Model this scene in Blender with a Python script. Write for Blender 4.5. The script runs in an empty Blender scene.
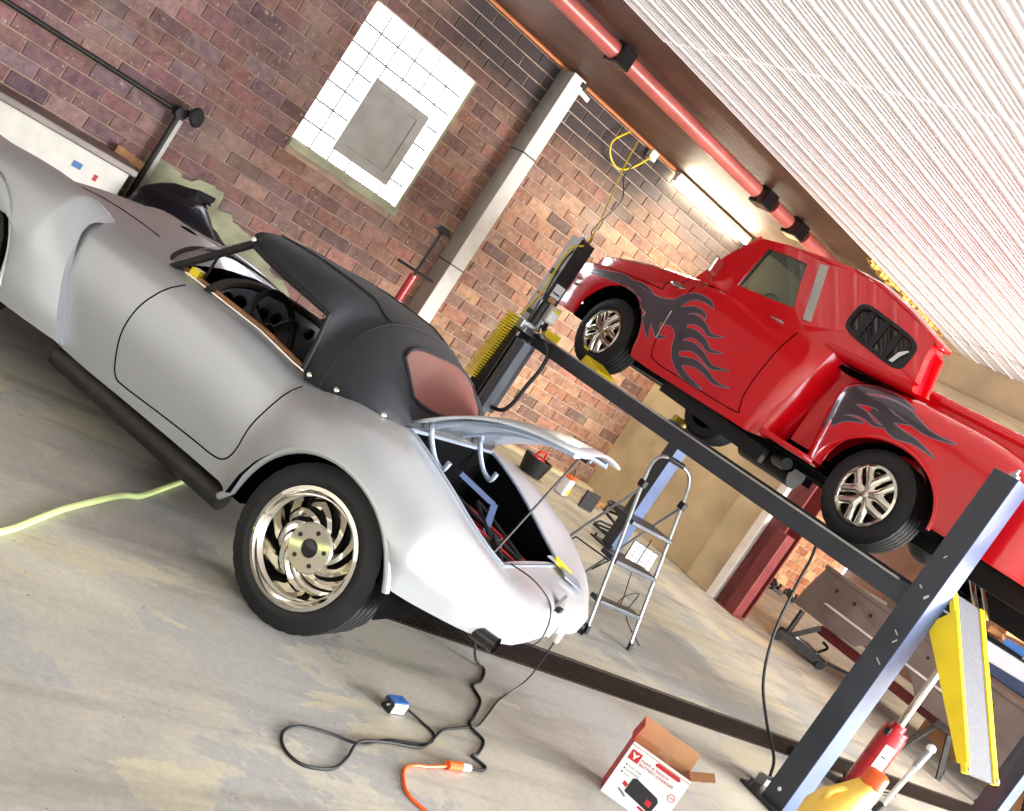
import bpy, bmesh, math, random
from mathutils import Vector, Matrix, noise
from mathutils.bvhtree import BVHTree
random.seed(7)
PI = math.pi
S = bpy.context.scene
COL = S.collection

# ------------------------------------------------------------------ camera
H = 1.4
ROLL, PITCH, YAW, FPX = math.radians(33.63), math.radians(4.58), math.radians(39.6), 1047.0
fwd = Vector((math.sin(YAW) * math.cos(PITCH), math.cos(YAW) * math.cos(PITCH), -math.sin(PITCH)))
rgt = Vector((math.cos(YAW), -math.sin(YAW), 0))
dwn = -rgt.cross(fwd)
r2 = math.cos(ROLL) * rgt - math.sin(ROLL) * dwn
d2 = math.cos(ROLL) * dwn + math.sin(ROLL) * rgt
cam = bpy.data.cameras.new('camera')
cam.sensor_width = 36.0
cam.lens = 36.0 * FPX / 1024.0
cam.clip_start = 0.05
cam.clip_end = 200
co = bpy.data.objects.new('camera', cam)
COL.objects.link(co)
m3 = Matrix((r2, -d2, -fwd)).transposed()
co.matrix_world = Matrix.Translation((0, 0, H)) @ m3.to_4x4()
S.camera = co

# ------------------------------------------------------------------ world and light
S.view_settings.view_transform = 'Standard'
S.view_settings.look = 'None'
S.view_settings.gamma = 1.0
S.view_settings.exposure = 2.05
S.view_settings.use_curve_mapping = False
W = bpy.data.worlds.new('daylight')
S.world = W
W.use_nodes = True
wn = W.node_tree.nodes
bg = wn['Background']
bg.inputs[0].default_value = (0.84, 0.92, 1.0, 1)
bg.inputs[1].default_value = 1.7


def area(name, loc, target, sx, sy, power, color):
    l = bpy.data.lights.new(name, 'AREA')
    l.shape = 'RECTANGLE'
    l.size, l.size_y, l.energy, l.color = sx, sy, power, color
    o = bpy.data.objects.new(name, l)
    COL.objects.link(o)
    o.location = loc
    d = Vector(target) - Vector(loc)
    o.rotation_euler = d.to_track_quat('-Z', 'Y').to_euler()
    return o


# daylight entering by the two big garage doors: behind the camera and in the next bay
area('door_daylight', (8.8, -3.6, 2.0), (4.2, 4.2, 0.4), 5.0, 2.9, 365, (1.0, 0.985, 0.965))
area('next_bay_daylight', (12.4, -3.4, 2.2), (11.3, 9.0, 0.6), 4.0, 3.0, 480, (1.0, 0.98, 0.94))


# ------------------------------------------------------------------ materials
def srgb(c):
    return tuple((x / 12.92 if x <= 0.04045 else ((x + 0.055) / 1.055) ** 2.4) for x in c)


def hx(r, g, b):
    return srgb((r / 255.0, g / 255.0, b / 255.0)) + (1,)


def mat(name, rgb, rough=0.5, metal=0.0, var=0.12, scale=14.0, bump=0.0, coat=0.0, rvar=0.1, emit=None, trans=0.0, spec=None, bscale=None):
    m = bpy.data.materials.new(name)
    m.use_nodes = True
    nt = m.node_tree
    N, L = nt.nodes, nt.links
    b = N['Principled BSDF']
    c = hx(*rgb)
    tc = N.new('ShaderNodeTexCoord')
    nz = N.new('ShaderNodeTexNoise')
    nz.inputs['Scale'].default_value = scale
    nz.inputs['Detail'].default_value = 5
    L.new(tc.outputs['Object'], nz.inputs['Vector'])
    cr = N.new('ShaderNodeValToRGB')
    cr.color_ramp.elements[0].position = 0.3
    cr.color_ramp.elements[1].position = 0.7
    cr.color_ramp.elements[0].color = tuple(max(0, x * (1 - var)) for x in c[:3]) + (1,)
    cr.color_ramp.elements[1].color = tuple(min(1, x * (1 + var)) for x in c[:3]) + (1,)
    L.new(nz.outputs['Fac'], cr.inputs['Fac'])
    L.new(cr.outputs['Color'], b.inputs['Base Color'])
    mr = N.new('ShaderNodeMapRange')
    mr.inputs['To Min'].default_value = max(0.02, rough - rvar * 0.5)
    mr.inputs['To Max'].default_value = min(1, rough + rvar * 0.5)
    L.new(nz.outputs['Fac'], mr.inputs['Value'])
    L.new(mr.outputs['Result'], b.inputs['Roughness'])
    b.inputs['Metallic'].default_value = metal
    b.inputs['Coat Weight'].default_value = coat
    b.inputs['Coat Roughness'].default_value = 0.05
    b.inputs['Transmission Weight'].default_value = trans
    if spec is not None:
        b.inputs['Specular IOR Level'].default_value = spec
    if bump:
        nb = nz
        if bscale:
            nb = N.new('ShaderNodeTexNoise')
            nb.inputs['Scale'].default_value = bscale
            nb.inputs['Detail'].default_value = 4
            L.new(tc.outputs['Object'], nb.inputs['Vector'])
        bp = N.new('ShaderNodeBump')
        bp.inputs['Strength'].default_value = bump
        bp.inputs['Distance'].default_value = 0.01
        L.new(nb.outputs['Fac'], bp.inputs['Height'])
        L.new(bp.outputs['Normal'], b.inputs['Normal'])
    if emit:
        b.inputs['Emission Color'].default_value = hx(*emit[0])
        b.inputs['Emission Strength'].default_value = emit[1]
    return m


def glass_mat(name, rgb, alpha, rough=0.03):
    m = mat(name, rgb, rough, 0, 0.02, rvar=0.02)
    m.node_tree.nodes['Principled BSDF'].inputs['Alpha'].default_value = alpha
    return m


def brick_mat(name, ramp, dark=True):
    """tiles vary one by one (object random + mesh island random); soot band is a stain under the beam"""
    m = bpy.data.materials.new(name)
    m.use_nodes = True
    nt = m.node_tree
    N, L = nt.nodes, nt.links
    b = N['Principled BSDF']
    oi = N.new('ShaderNodeObjectInfo')
    ge = N.new('ShaderNodeNewGeometry')
    ad = N.new('ShaderNodeMath'); ad.operation = 'ADD'
    fr = N.new('ShaderNodeMath'); fr.operation = 'FRACT'
    L.new(oi.outputs['Random'], ad.inputs[0]); L.new(ge.outputs['Random Per Island'], ad.inputs[1])
    L.new(ad.outputs[0], fr.inputs[0])
    cr = N.new('ShaderNodeValToRGB')
    cr.color_ramp.elements[0].color = hx(*ramp[0]); cr.color_ramp.elements[0].position = 0
    cr.color_ramp.elements[1].color = hx(*ramp[-1]); cr.color_ramp.elements[1].position = 1
    for i, c in enumerate(ramp[1:-1]):
        e = cr.color_ramp.elements.new((i + 1) / (len(ramp) - 1)); e.color = hx(*c)
    L.new(fr.outputs[0], cr.inputs['Fac'])
    n1 = N.new('ShaderNodeTexNoise'); n1.inputs['Scale'].default_value = 1.3; n1.inputs['Detail'].default_value = 6
    n2 = N.new('ShaderNodeTexNoise'); n2.inputs['Scale'].default_value = 14; n2.inputs['Detail'].default_value = 8
    n2.inputs['Roughness'].default_value = 0.7
    L.new(ge.outputs['Position'], n1.inputs['Vector']); L.new(ge.outputs['Position'], n2.inputs['Vector'])
    mx = N.new('ShaderNodeMix'); mx.data_type = 'RGBA'; mx.blend_type = 'MULTIPLY'
    r2_ = N.new('ShaderNodeValToRGB')
    r2_.color_ramp.elements[0].position = 0.3; r2_.color_ramp.elements[0].color = (0.36, 0.34, 0.34, 1)
    r2_.color_ramp.elements[1].position = 0.62; r2_.color_ramp.elements[1].color = (1.25, 1.2, 1.15, 1)
    L.new(n2.outputs['Fac'], r2_.inputs['Fac'])
    mx.inputs[0].default_value = 0.8
    L.new(cr.outputs['Color'], mx.inputs[6]); L.new(r2_.outputs['Color'], mx.inputs[7])
    last = mx.outputs[2]
    # tint drift: cool daylight painted in as purple at left, tan towards the right
    sx = N.new('ShaderNodeSeparateXYZ'); L.new(ge.outputs['Position'], sx.inputs[0])
    mr = N.new('ShaderNodeMapRange'); mr.inputs['From Min'].default_value = 2.2; mr.inputs['From Max'].default_value = 6.5
    L.new(sx.outputs['X'], mr.inputs['Value'])
    m2 = N.new('ShaderNodeMix'); m2.data_type = 'RGBA'; m2.blend_type = 'MIX'
    m2.inputs[6].default_value = (0.95, 0.88, 1.15, 1); m2.inputs[7].default_value = (1.12, 0.98, 0.76, 1)
    L.new(mr.outputs['Result'], m2.inputs[0])
    m3_ = N.new('ShaderNodeMix'); m3_.data_type = 'RGBA'; m3_.blend_type = 'MULTIPLY'; m3_.inputs[0].default_value = 1
    L.new(last, m3_.inputs[6]); L.new(m2.outputs[2], m3_.inputs[7])
    last = m3_.outputs[2]
    # pale chalky deposits
    r4 = N.new('ShaderNodeValToRGB'); r4.color_ramp.elements[0].position = 0.56; r4.color_ramp.elements[1].position = 0.72
    r4.color_ramp.elements[1].color = (0.55, 0.55, 0.55, 1)
    L.new(n1.outputs['Fac'], r4.inputs['Fac'])
    n5 = N.new('ShaderNodeTexNoise'); n5.inputs['Scale'].default_value = 24; n5.inputs['Detail'].default_value = 3
    L.new(ge.outputs['Position'], n5.inputs['Vector'])
    r5 = N.new('ShaderNodeValToRGB'); r5.color_ramp.elements[0].position = 0.66; r5.color_ramp.elements[1].position = 0.70
    r5.color_ramp.elements[1].color = (0.7, 0.7, 0.7, 1)
    L.new(n5.outputs['Fac'], r5.inputs['Fac'])
    m6 = N.new('ShaderNodeMix'); m6.data_type = 'RGBA'
    L.new(r5.outputs['Color'], m6.inputs[0]); L.new(last, m6.inputs[6]); m6.inputs[7].default_value = hx(190, 178, 166)
    last = m6.outputs[2]
    m4 = N.new('ShaderNodeMix'); m4.data_type = 'RGBA'
    L.new(r4.outputs['Color'], m4.inputs[0]); L.new(last, m4.inputs[6]); m4.inputs[7].default_value = hx(168, 150, 132)
    last = m4.outputs[2]
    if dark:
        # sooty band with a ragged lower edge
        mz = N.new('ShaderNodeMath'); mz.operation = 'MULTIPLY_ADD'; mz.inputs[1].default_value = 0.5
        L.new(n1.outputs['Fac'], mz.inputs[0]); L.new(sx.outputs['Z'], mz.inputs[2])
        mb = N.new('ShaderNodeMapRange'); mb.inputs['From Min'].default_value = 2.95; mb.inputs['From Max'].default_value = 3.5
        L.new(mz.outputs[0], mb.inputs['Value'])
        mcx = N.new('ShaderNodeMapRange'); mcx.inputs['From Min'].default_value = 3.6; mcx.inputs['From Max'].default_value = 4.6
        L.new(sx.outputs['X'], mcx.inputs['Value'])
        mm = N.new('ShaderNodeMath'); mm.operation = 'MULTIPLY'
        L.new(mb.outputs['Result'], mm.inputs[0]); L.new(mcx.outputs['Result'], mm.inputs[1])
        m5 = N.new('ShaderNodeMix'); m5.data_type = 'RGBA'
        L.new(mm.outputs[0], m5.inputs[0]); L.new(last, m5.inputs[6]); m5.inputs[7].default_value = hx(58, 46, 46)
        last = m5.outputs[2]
    L.new(last, b.inputs['Base Color'])
    b.inputs['Roughness'].default_value = 0.72
    bp = N.new('ShaderNodeBump'); bp.inputs['Strength'].default_value = 0.35; bp.inputs['Distance'].default_value = 0.008
    L.new(n2.outputs['Fac'], bp.inputs['Height']); L.new(bp.outputs['Normal'], b.inputs['Normal'])
    return m


def floor_mat():
    m = bpy.data.materials.new('worn_concrete')
    m.use_nodes = True
    nt = m.node_tree
    N, L = nt.nodes, nt.links
    b = N['Principled BSDF']
    ge = N.new('ShaderNodeNewGeometry')

    def nz(scale, detail=6, rough=0.55, dist=0.0, sx=1, sy=1):
        mp = N.new('ShaderNodeMapping'); mp.inputs['Scale'].default_value = (sx, sy, 1)
        mp.inputs['Rotation'].default_value = (0, 0, 0.25)
        L.new(ge.outputs['Position'], mp.inputs[0])
        n = N.new('ShaderNodeTexNoise'); n.inputs['Scale'].default_value = scale; n.inputs['Detail'].default_value = detail
        n.inputs['Roughness'].default_value = rough; n.inputs['Distortion'].default_value = dist
        L.new(mp.outputs[0], n.inputs['Vector'])
        return n.outputs['Fac']

    def ramp(src, a, bb, ca, cb):
        r = N.new('ShaderNodeValToRGB')
        r.color_ramp.elements[0].position = a; r.color_ramp.elements[1].position = bb
        r.color_ramp.elements[0].color = ca; r.color_ramp.elements[1].color = cb
        L.new(src, r.inputs['Fac'])
        return r.outputs['Color']

    def mix(f, a, c, mode='MIX', k=None):
        x = N.new('ShaderNodeMix'); x.data_type = 'RGBA'; x.blend_type = mode
        if k is not None: x.inputs[0].default_value = k
        else: L.new(f, x.inputs[0])
        for i, s in ((6, a), (7, c)):
            if isinstance(s, tuple): x.inputs[i].default_value = s
            else: L.new(s, x.inputs[i])
        return x.outputs[2]
    base = ramp(nz(0.9, 8, 0.6, 0.4), 0.36, 0.62, hx(158, 153, 146), hx(190, 184, 170))
    grey = ramp(nz(1.1, 9, 0.65, 0.2), 0.53, 0.54, (0, 0, 0, 1), (1, 1, 1, 1))
    c = mix(grey, base, hx(162, 161, 158))
    peel = ramp(nz(1.5, 12, 0.62, 0.6, 0.6, 1.5), 0.565, 0.572, (0, 0, 0, 1), (1, 1, 1, 1))
    c = mix(peel, c, hx(186, 178, 156))
    streak = ramp(nz(2.0, 8, 0.6, 0.3, 0.35, 2.6), 0.5, 0.75, (0, 0, 0, 1), (0.8, 0.8, 0.8, 1))
    c = mix(streak, c, hx(122, 118, 114))
    fine = ramp(nz(38, 6, 0.7), 0.3, 0.7, (0.86, 0.86, 0.86, 1), (1.08, 1.08, 1.08, 1))
    c = mix(None, c, fine, 'MULTIPLY', 1.0)
    spots = ramp(nz(55, 2, 0.4), 0.235, 0.25, (0.25, 0.22, 0.2, 1), (1, 1, 1, 1))
    c = mix(None, c, spots, 'MULTIPLY', 1.0)
    L.new(c, b.inputs['Base Color'])
    mr = N.new('ShaderNodeMapRange'); mr.inputs['To Min'].default_value = 0.42; mr.inputs['To Max'].default_value = 0.72
    L.new(nz(2.2), mr.inputs['Value']); L.new(mr.outputs['Result'], b.inputs['Roughness'])
    bp = N.new('ShaderNodeBump'); bp.inputs['Strength'].default_value = 0.25; bp.inputs['Distance'].default_value = 0.01
    L.new(nz(22, 8, 0.7), bp.inputs['Height']); L.new(bp.outputs['Normal'], b.inputs['Normal'])
    return m


M = {
    'floor': floor_mat(),
    'brick': brick_mat('wall_tile', [(150, 110, 94), (132, 110, 108), (164, 128, 110), (102, 84, 84), (162, 118, 110), (138, 106, 88), (180, 150, 132), (118, 90, 82), (152, 132, 124)]),
    'brick2': brick_mat('wall_tile_far', [(150, 92, 68), (176, 142, 112), (160, 108, 84), (190, 160, 128)], False),
    'mortar': mat('mortar', (186, 160, 138), 0.9, 0, 0.25, 6, 0.4),
    'concrete': mat('painted_concrete', (186, 170, 138), 0.75, 0, 0.2, 2.4, 0.25, bscale=20),
    'plaster': mat('old_plaster', (168, 168, 140), 0.85, 0, 0.3, 5, 0.6),
    'white': mat('white_paint', (225, 222, 214), 0.5, 0, 0.08, 8),
    'greysteel': mat('galvanised_sheet', (182, 180, 172), 0.5, 0.2, 0.15, 5),
    'deck': mat('brown_ceiling_board', (104, 74, 60), 0.62, 0, 0.35, 2.2, 0.3, bscale=12),
    'ribs': mat('white_ribbed_sheet', (216, 212, 211), 0.3, 0.0, 0.04, 3),
    'silver': mat('silver_metallic_paint', (190, 193, 197), 0.36, 0.45, 0.02, 2, coat=0.45, rvar=0.02),
    'silver2': mat('silver_underside', (168, 178, 194), 0.35, 0.5, 0.06, 6, coat=0.4),
    'red': mat('red_gloss_paint', (222, 12, 28), 0.2, 0.0, 0.06, 2, coat=1.0, rvar=0.03),
    'flame': mat('graphite_flame_paint', (74, 66, 74), 0.3, 0.3, 0.08, 4, coat=0.8),
    'flameline': mat('flame_pinstripe', (150, 134, 150), 0.3, 0.2, 0.05, 4, coat=0.8),
    'black': mat('black_rubber', (19, 19, 21), 0.6, 0, 0.2, 20),
    'tire': mat('tyre_rubber', (23, 23, 25), 0.62, 0, 0.2, 30),
    'gloss': mat('black_gloss', (16, 16, 18), 0.22, 0, 0.1, 8, coat=0.4),
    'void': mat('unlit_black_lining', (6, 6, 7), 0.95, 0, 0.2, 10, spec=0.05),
    'canvas': mat('charcoal_canvas', (32, 34, 40), 0.72, 0, 0.12, 60, 0.25, bscale=160),
    'chrome': mat('chrome', (226, 222, 212), 0.08, 1.0, 0.03, 6, rvar=0.03),
    'alu': mat('dull_aluminium', (170, 172, 174), 0.35, 0.9, 0.1, 12),
    'iron': mat('dark_iron', (52, 50, 50), 0.5, 0.5, 0.25, 16),
    'lift': mat('lift_charcoal_paint', (56, 60, 68), 0.4, 0.1, 0.15, 5, coat=0.2),
    'lifts': mat('lift_blue_grey_paint', (72, 88, 122), 0.4, 0.1, 0.15, 5, coat=0.2),
    'yellow': mat('yellow_paint', (236, 206, 24), 0.42, 0, 0.1, 6),
    'orange': mat('orange_plastic', (226, 92, 30), 0.42, 0, 0.1, 8),
    'grip': mat('grey_grip_sheet', (84, 86, 92), 0.7, 0, 0.12, 40, 0.3),
    'maroon': mat('maroon_steel', (112, 46, 46), 0.5, 0.1, 0.2, 5),
    'pink': mat('salmon_duct_paint', (196, 104, 96), 0.35, 0.2, 0.2, 3),
    'copper': mat('orange_conduit', (206, 130, 84), 0.4, 0.3, 0.15, 4),
    'dash': mat('dash_silver', (176, 184, 196), 0.4, 0.1, 0.04, 6),
    'tan': mat('tan_wood_trim', (172, 120, 78), 0.5, 0, 0.15, 12),
    'card': mat('cardboard', (190, 142, 100), 0.8, 0, 0.08, 10),
    'paper': mat('printed_white_card', (226, 226, 224), 0.5, 0, 0.02, 8),
    'printred': mat('print_red', (190, 26, 34), 0.5, 0, 0.04, 8),
    'printblack': mat('print_black', (24, 24, 28), 0.5, 0, 0.04, 8),
    'redplastic': mat('red_plastic', (200, 24, 30), 0.35, 0, 0.08, 8),
    'blue': mat('blue_plastic', (60, 110, 180), 0.4, 0, 0.1, 8),
    'cyl': mat('red_hydraulic_paint', (190, 22, 36), 0.28, 0.0, 0.1, 8, coat=0.6),
    'greybody': mat('bare_grey_steel', (132, 122, 116), 0.45, 0.45, 0.2, 3),
    'lime': mat('lime_hose', (206, 222, 150), 0.5, 0, 0.06, 8),
    'cloth': mat('white_rag', (214, 206, 196), 0.9, 0, 0.1, 8, 0.3),
    'sticker': mat('pale_sticker', (206, 200, 196), 0.5, 0, 0.1, 60),
    'tarp': mat('black_plastic_sheet', (22, 23, 30), 0.22, 0, 0.2, 8, 0.5, bscale=14),
    'grate': mat('rusty_grate_iron', (66, 56, 50), 0.6, 0.4, 0.3, 14),
    'tube': mat('fluorescent_tube', (255, 250, 225), 0.4, emit=((255, 246, 214), 22.0)),
    'block': mat('glass_block', (236, 242, 250), 0.18, 0, 0.06, 30, 0.3, emit=((238, 245, 255), 2.6), bscale=120),
    'glass': glass_mat('window_glass', (60, 66, 66), 0.28),
    'darkglass': glass_mat('tinted_glass', (14, 15, 18), 0.93),
    'sideglass': glass_mat('cab_side_glass', (86, 98, 88), 0.72),
    'vinyl': glass_mat('clear_vinyl_window', (168, 120, 112), 0.62, 0.12),
    'wood': mat('scrap_wood', (176, 128, 84), 0.7, 0, 0.2, 10),
    'insul': mat('yellow_insulation', (214, 178, 84), 0.9, 0, 0.25, 12, 0.6),
}


# ------------------------------------------------------------------ mesh helpers
class MB:
    def __init__(s):
        s.v, s.f, s.T = [], [], Matrix.Identity(4)

    def add(s, vs, fs):
        n = len(s.v)
        T = s.T
        s.v += [tuple(T @ Vector(p)) for p in vs]
        s.f += [tuple(i + n for i in f) for f in fs]
        return s

    def box(s, c, d, R=None):
        x, y, z = d[0] / 2, d[1] / 2, d[2] / 2
        vs = [Vector(p) for p in ((-x, -y, -z), (x, -y, -z), (x, y, -z), (-x, y, -z), (-x, -y, z), (x, -y, z), (x, y, z), (-x, y, z))]
        if R is not None: vs = [R @ p for p in vs]
        c = Vector(c)
        return s.add([c + p for p in vs], [(0, 3, 2, 1), (4, 5, 6, 7), (0, 1, 5, 4), (1, 2, 6, 5), (2, 3, 7, 6), (3, 0, 4, 7)])

    def bar(s, a, b, w, h, up=(0, 0, 1)):
        a, b = Vector(a), Vector(b)
        d = b - a
        L = d.length
        x = d.normalized(); u = Vector(up)
        if abs(x.dot(u)) > 0.98: u = Vector((1, 0, 0))
        y = u.cross(x).normalized(); z = x.cross(y)
        R = Matrix((x, y, z)).transposed()
        return s.box((a + b) / 2, (L, w, h), R)

    def tube(s, path, r, n=8, closed=False, cap=True):
        P = [Vector(p) for p in path]
        N = len(P)
        rr = r if isinstance(r, (list, tuple)) else [r] * N
        t0 = (P[1] - P[0]).normalized()
        u = t0.orthogonal().normalized()
        vs = []
        for i in range(N):
            if closed: t = (P[(i + 1) % N] - P[i - 1]).normalized()
            else: t = (P[min(i + 1, N - 1)] - P[max(i - 1, 0)]).normalized()
            u = (u - t * u.dot(t))
            u = u.normalized() if u.length > 1e-6 else t.orthogonal().normalized()
            w = t.cross(u)
            for k in range(n):
                a = 2 * PI * k / n
                vs.append(P[i] + (u * math.cos(a) + w * math.sin(a)) * rr[i])
        fs = []
        for i in range(N if closed else N - 1):
            j = (i + 1) % N
            for k in range(n):
                fs.append((i * n + k, i * n + (k + 1) % n, j * n + (k + 1) % n, j * n + k))
        if cap and not closed:
            fs.append(tuple(range(n - 1, -1, -1)))
            fs.append(tuple((N - 1) * n + k for k in range(n)))
        return s.add(vs, fs)

    def lathe(s, prof, o=(0, 0, 0), ax=(0, 1, 0), n=32, close=False, mod=None):
        o, ax = Vector(o), Vector(ax).normalized()
        u = ax.orthogonal().normalized(); w = ax.cross(u)
        vs, fs = [], []
        m = len(prof)
        for k in range(n):
            a = 2 * PI * k / n
            d = u * math.cos(a) + w * math.sin(a)
            for j, (r, h) in enumerate(prof):
                if mod: r = mod(r, j, k)
                vs.append(o + d * max(r, 1e-4) + ax * h)
        for k in range(n):
            k2 = (k + 1) % n
            for j in range(m if close else m - 1):
                j2 = (j + 1) % m
                fs.append((k * m + j, k * m + j2, k2 * m + j2, k2 * m + j))
        return s.add(vs, fs)

    def grid(s, rows, cu=False, cv=False, skip=None):
        n, m = len(rows), len(rows[0])
        vs = [p for r in rows for p in r]
        fs = []
        for i in range(n if cu else n - 1):
            i2 = (i + 1) % n
            for j in range(m if cv else m - 1):
                if skip and skip(i, j): continue
                j2 = (j + 1) % m
                fs.append((i * m + j, i * m + j2, i2 * m + j2, i2 * m + j))
        return s.add(vs, fs)

    def prism(s, poly, f, t0, t1):
        n = len(poly)
        vs = [f(p[0], p[1], t0) for p in poly] + [f(p[0], p[1], t1) for p in poly]
        fs = [tuple(range(n - 1, -1, -1)), tuple(range(n, 2 * n))]
        fs += [(i, (i + 1) % n, n + (i + 1) % n, n + i) for i in range(n)]
        return s.add(vs, fs)

    def ring(s, outer, inner, f, t0, t1):
        n = len(outer)
        vs = []
        for t in (t0, t1):
            vs += [f(p[0], p[1], t) for p in outer] + [f(p[0], p[1], t) for p in inner]
        fs = []
        for i in range(n):
            j = (i + 1) % n
            fs += [(i, j, n + j, n + i), (2 * n + i, 3 * n + i, 3 * n + j, 2 * n + j), (i, 2 * n + i, 2 * n + j, j), (n + i, n + j, 3 * n + j, 3 * n + i)]
        return s.add(vs, fs)

    def sphere(s, c, r, n=10, m=8):
        c = Vector(c)
        rx = r if isinstance(r, (tuple, list)) else (r, r, r)
        rows = []
        for i in range(m + 1):
            t = PI * i / m
            rows.append([(c[0] + rx[0] * math.sin(t) * math.cos(2 * PI * k / n), c[1] + rx[1] * math.sin(t) * math.sin(2 * PI * k / n), c[2] + rx[2] * math.cos(t)) for k in range(n)])
        return s.grid(rows, cv=True)

    def mesh(s, name, m, smooth=0.6):
        me = bpy.data.meshes.new(name)
        me.from_pydata(s.v, [], s.f)
        me.validate()
        bm = bmesh.new(); bm.from_mesh(me)
        bmesh.ops.remove_doubles(bm, verts=bm.verts, dist=1e-5)
        bmesh.ops.recalc_face_normals(bm, faces=bm.faces)
        bm.to_mesh(me); bm.free()
        if smooth:
            me.shade_smooth()
            me.set_sharp_from_angle(angle=smooth)
        me.materials.append(m)
        return me

    def build(s, name, m, parent=None, smooth=0.6, bevel=0, solid=0, sub=0):
        o = bpy.data.objects.new(name, s.mesh(name, m, smooth))
        COL.objects.link(o)
        if parent is not None: o.parent = parent
        if solid:
            md = o.modifiers.new('thickness', 'SOLIDIFY'); md.thickness = solid; md.offset = -1
        if bevel:
            md = o.modifiers.new('edge', 'BEVEL'); md.width = bevel; md.segments = 2; md.limit_method = 'ANGLE'
        if sub:
            md = o.modifiers.new('smooth', 'SUBSURF'); md.levels = sub; md.render_levels = sub
        return o


def tag(o, label=None, cat=None, group=None, kind=None):
    if label: o['label'] = label
    if cat: o['category'] = cat
    if group: o['group'] = group
    if kind: o['kind'] = kind
    return o


def thing(name, label, cat, loc=(0, 0, 0), rz=0.0, group=None):
    o = bpy.data.objects.new(name, None)
    o.empty_display_size = 0.1
    COL.objects.link(o)
    o.location = loc
    o.rotation_euler = (0, 0, rz)
    return tag(o, label, cat, group)


def copy_tree(o, parent=None):
    c = o.copy(); COL.objects.link(c)
    if parent is not None: c.parent = parent
    for ch in list(o.children): copy_tree(ch, c)
    return c


def kids(o): return list(o.children)


def cr(P, n=6, closed=False):
    """Catmull-Rom through points"""
    P = [Vector(p) for p in P]
    N = len(P); out = []
    for i in range(N if closed else N - 1):
        p1, p2 = P[i], P[(i + 1) % N]
        p0 = P[i - 1] if (i > 0 or closed) else p1 * 2 - p2
        p3 = P[(i + 2) % N] if (i + 2 < N or closed) else p2 * 2 - p1
        for k in range(n):
            t = k / n
            out.append(0.5 * ((2 * p1) + (p2 - p0) * t + (2 * p0 - 5 * p1 + 4 * p2 - p3) * t * t + (3 * p1 - p0 - 3 * p2 + p3) * t ** 3))
    if not closed: out.append(P[-1])
    return out


def lerp_table(T, a):
    """T sorted by key; smooth-ish (monotone cubic by finite differences) interpolation of value tuples"""
    ks = [t[0] for t in T]
    if a <= ks[0]: return list(T[0][1:])
    if a >= ks[-1]: return list(T[-1][1:])
    i = max(j for j in range(len(ks)) if ks[j] <= a)
    i = min(i, len(ks) - 2)
    h = ks[i + 1] - ks[i]
    t = (a - ks[i]) / h
    out = []
    for c in range(1, len(T[0])):
        y0, y1 = T[i][c], T[i + 1][c]
        d = (y1 - y0) / h

        def sl(j):
            if j <= 0 or j >= len(T) - 1: return d
            l = (T[j][c] - T[j - 1][c]) / (ks[j] - ks[j - 1]); r = (T[j + 1][c] - T[j][c]) / (ks[j + 1] - ks[j])
            return 0 if l * r <= 0 else 2 * l * r / (l + r)
        m0, m1 = sl(i) * h, sl(i + 1) * h
        out.append((2 * t ** 3 - 3 * t * t + 1) * y0 + (t ** 3 - 2 * t * t + t) * m0 + (-2 * t ** 3 + 3 * t * t) * y1 + (t ** 3 - t * t) * m1)
    return out


# ------------------------------------------------------------------ the setting
YW = 9.2                                   # brick wall plane
XR = 9.32                                  # concrete wall plane
DY0, DY1 = 3.31, 3.61                      # drain slot

b = MB()
b.box((4.5, (DY0 - 6) / 2, -0.1), (25, DY0 + 6, 0.2))
b.box((4.5, (DY1 + 12) / 2, -0.1), (25, 12 - DY1, 0.2))
b.box((-2.7, (DY0 + DY1) / 2, -0.1), (10.6, DY1 - DY0, 0.2))
b.box((14.4, (DY0 + DY1) / 2, -0.1), (5.2, DY1 - DY0, 0.2))
b.box((4.5, (DY0 + DY1) / 2, -0.22), (25, DY1 - DY0 + 0.1, 0.05))
fl = tag(b.build('floor', M['floor'], smooth=0), kind='structure')

dg = thing('drain_grate', 'long dark slotted iron drain grate set in the concrete floor', 'drain grate', (7.2, (DY0 + DY1) / 2, 0))
b = MB()
for s in (-1, 1):
    b.box((0, s * (DY1 - DY0) / 2 - s * 0.012, -0.012), (9.2, 0.024, 0.024))
b.build('grate_frame', M['grate'], dg, smooth=0)
b = MB()
for i in range(306):
    x = -4.58 + i * 0.03
    b.box((x, 0, -0.014), (0.011, DY1 - DY0 - 0.05, 0.024))
for yy in (-0.07, 0.07):
    b.box((0, yy, -0.02), (9.2, 0.01, 0.016))
tag(b.build('grate_bars', M['grate'], dg, smooth=0), kind='stuff')

# back wall: mortar backing with tiles set proud of it
WX0, WX1, WZ0, WZ1 = 3.74, 4.975, 1.56, 2.99
b = MB()
for x0, x1, z0, z1 in ((-3, WX0, 0, 3.9), (WX1, 9.5, 0, 3.9), (WX0, WX1, 0, WZ0), (WX0, WX1, WZ1, 3.9)):
    b.box(((x0 + x1) / 2, YW + 0.11, (z0 + z1) / 2), (x1 - x0, 0.2, z1 - z0))
wall = tag(b.build('wall_back', M['mortar'], smooth=0), kind='structure')


def proj(p):
    q = Vector(p) - Vector((0, 0, H))
    z = q.dot(fwd)
    if z < 0.05: return None
    return 512 + FPX * q.dot(r2) / z, 405.5 + FPX * q.dot(d2) / z, z


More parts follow.
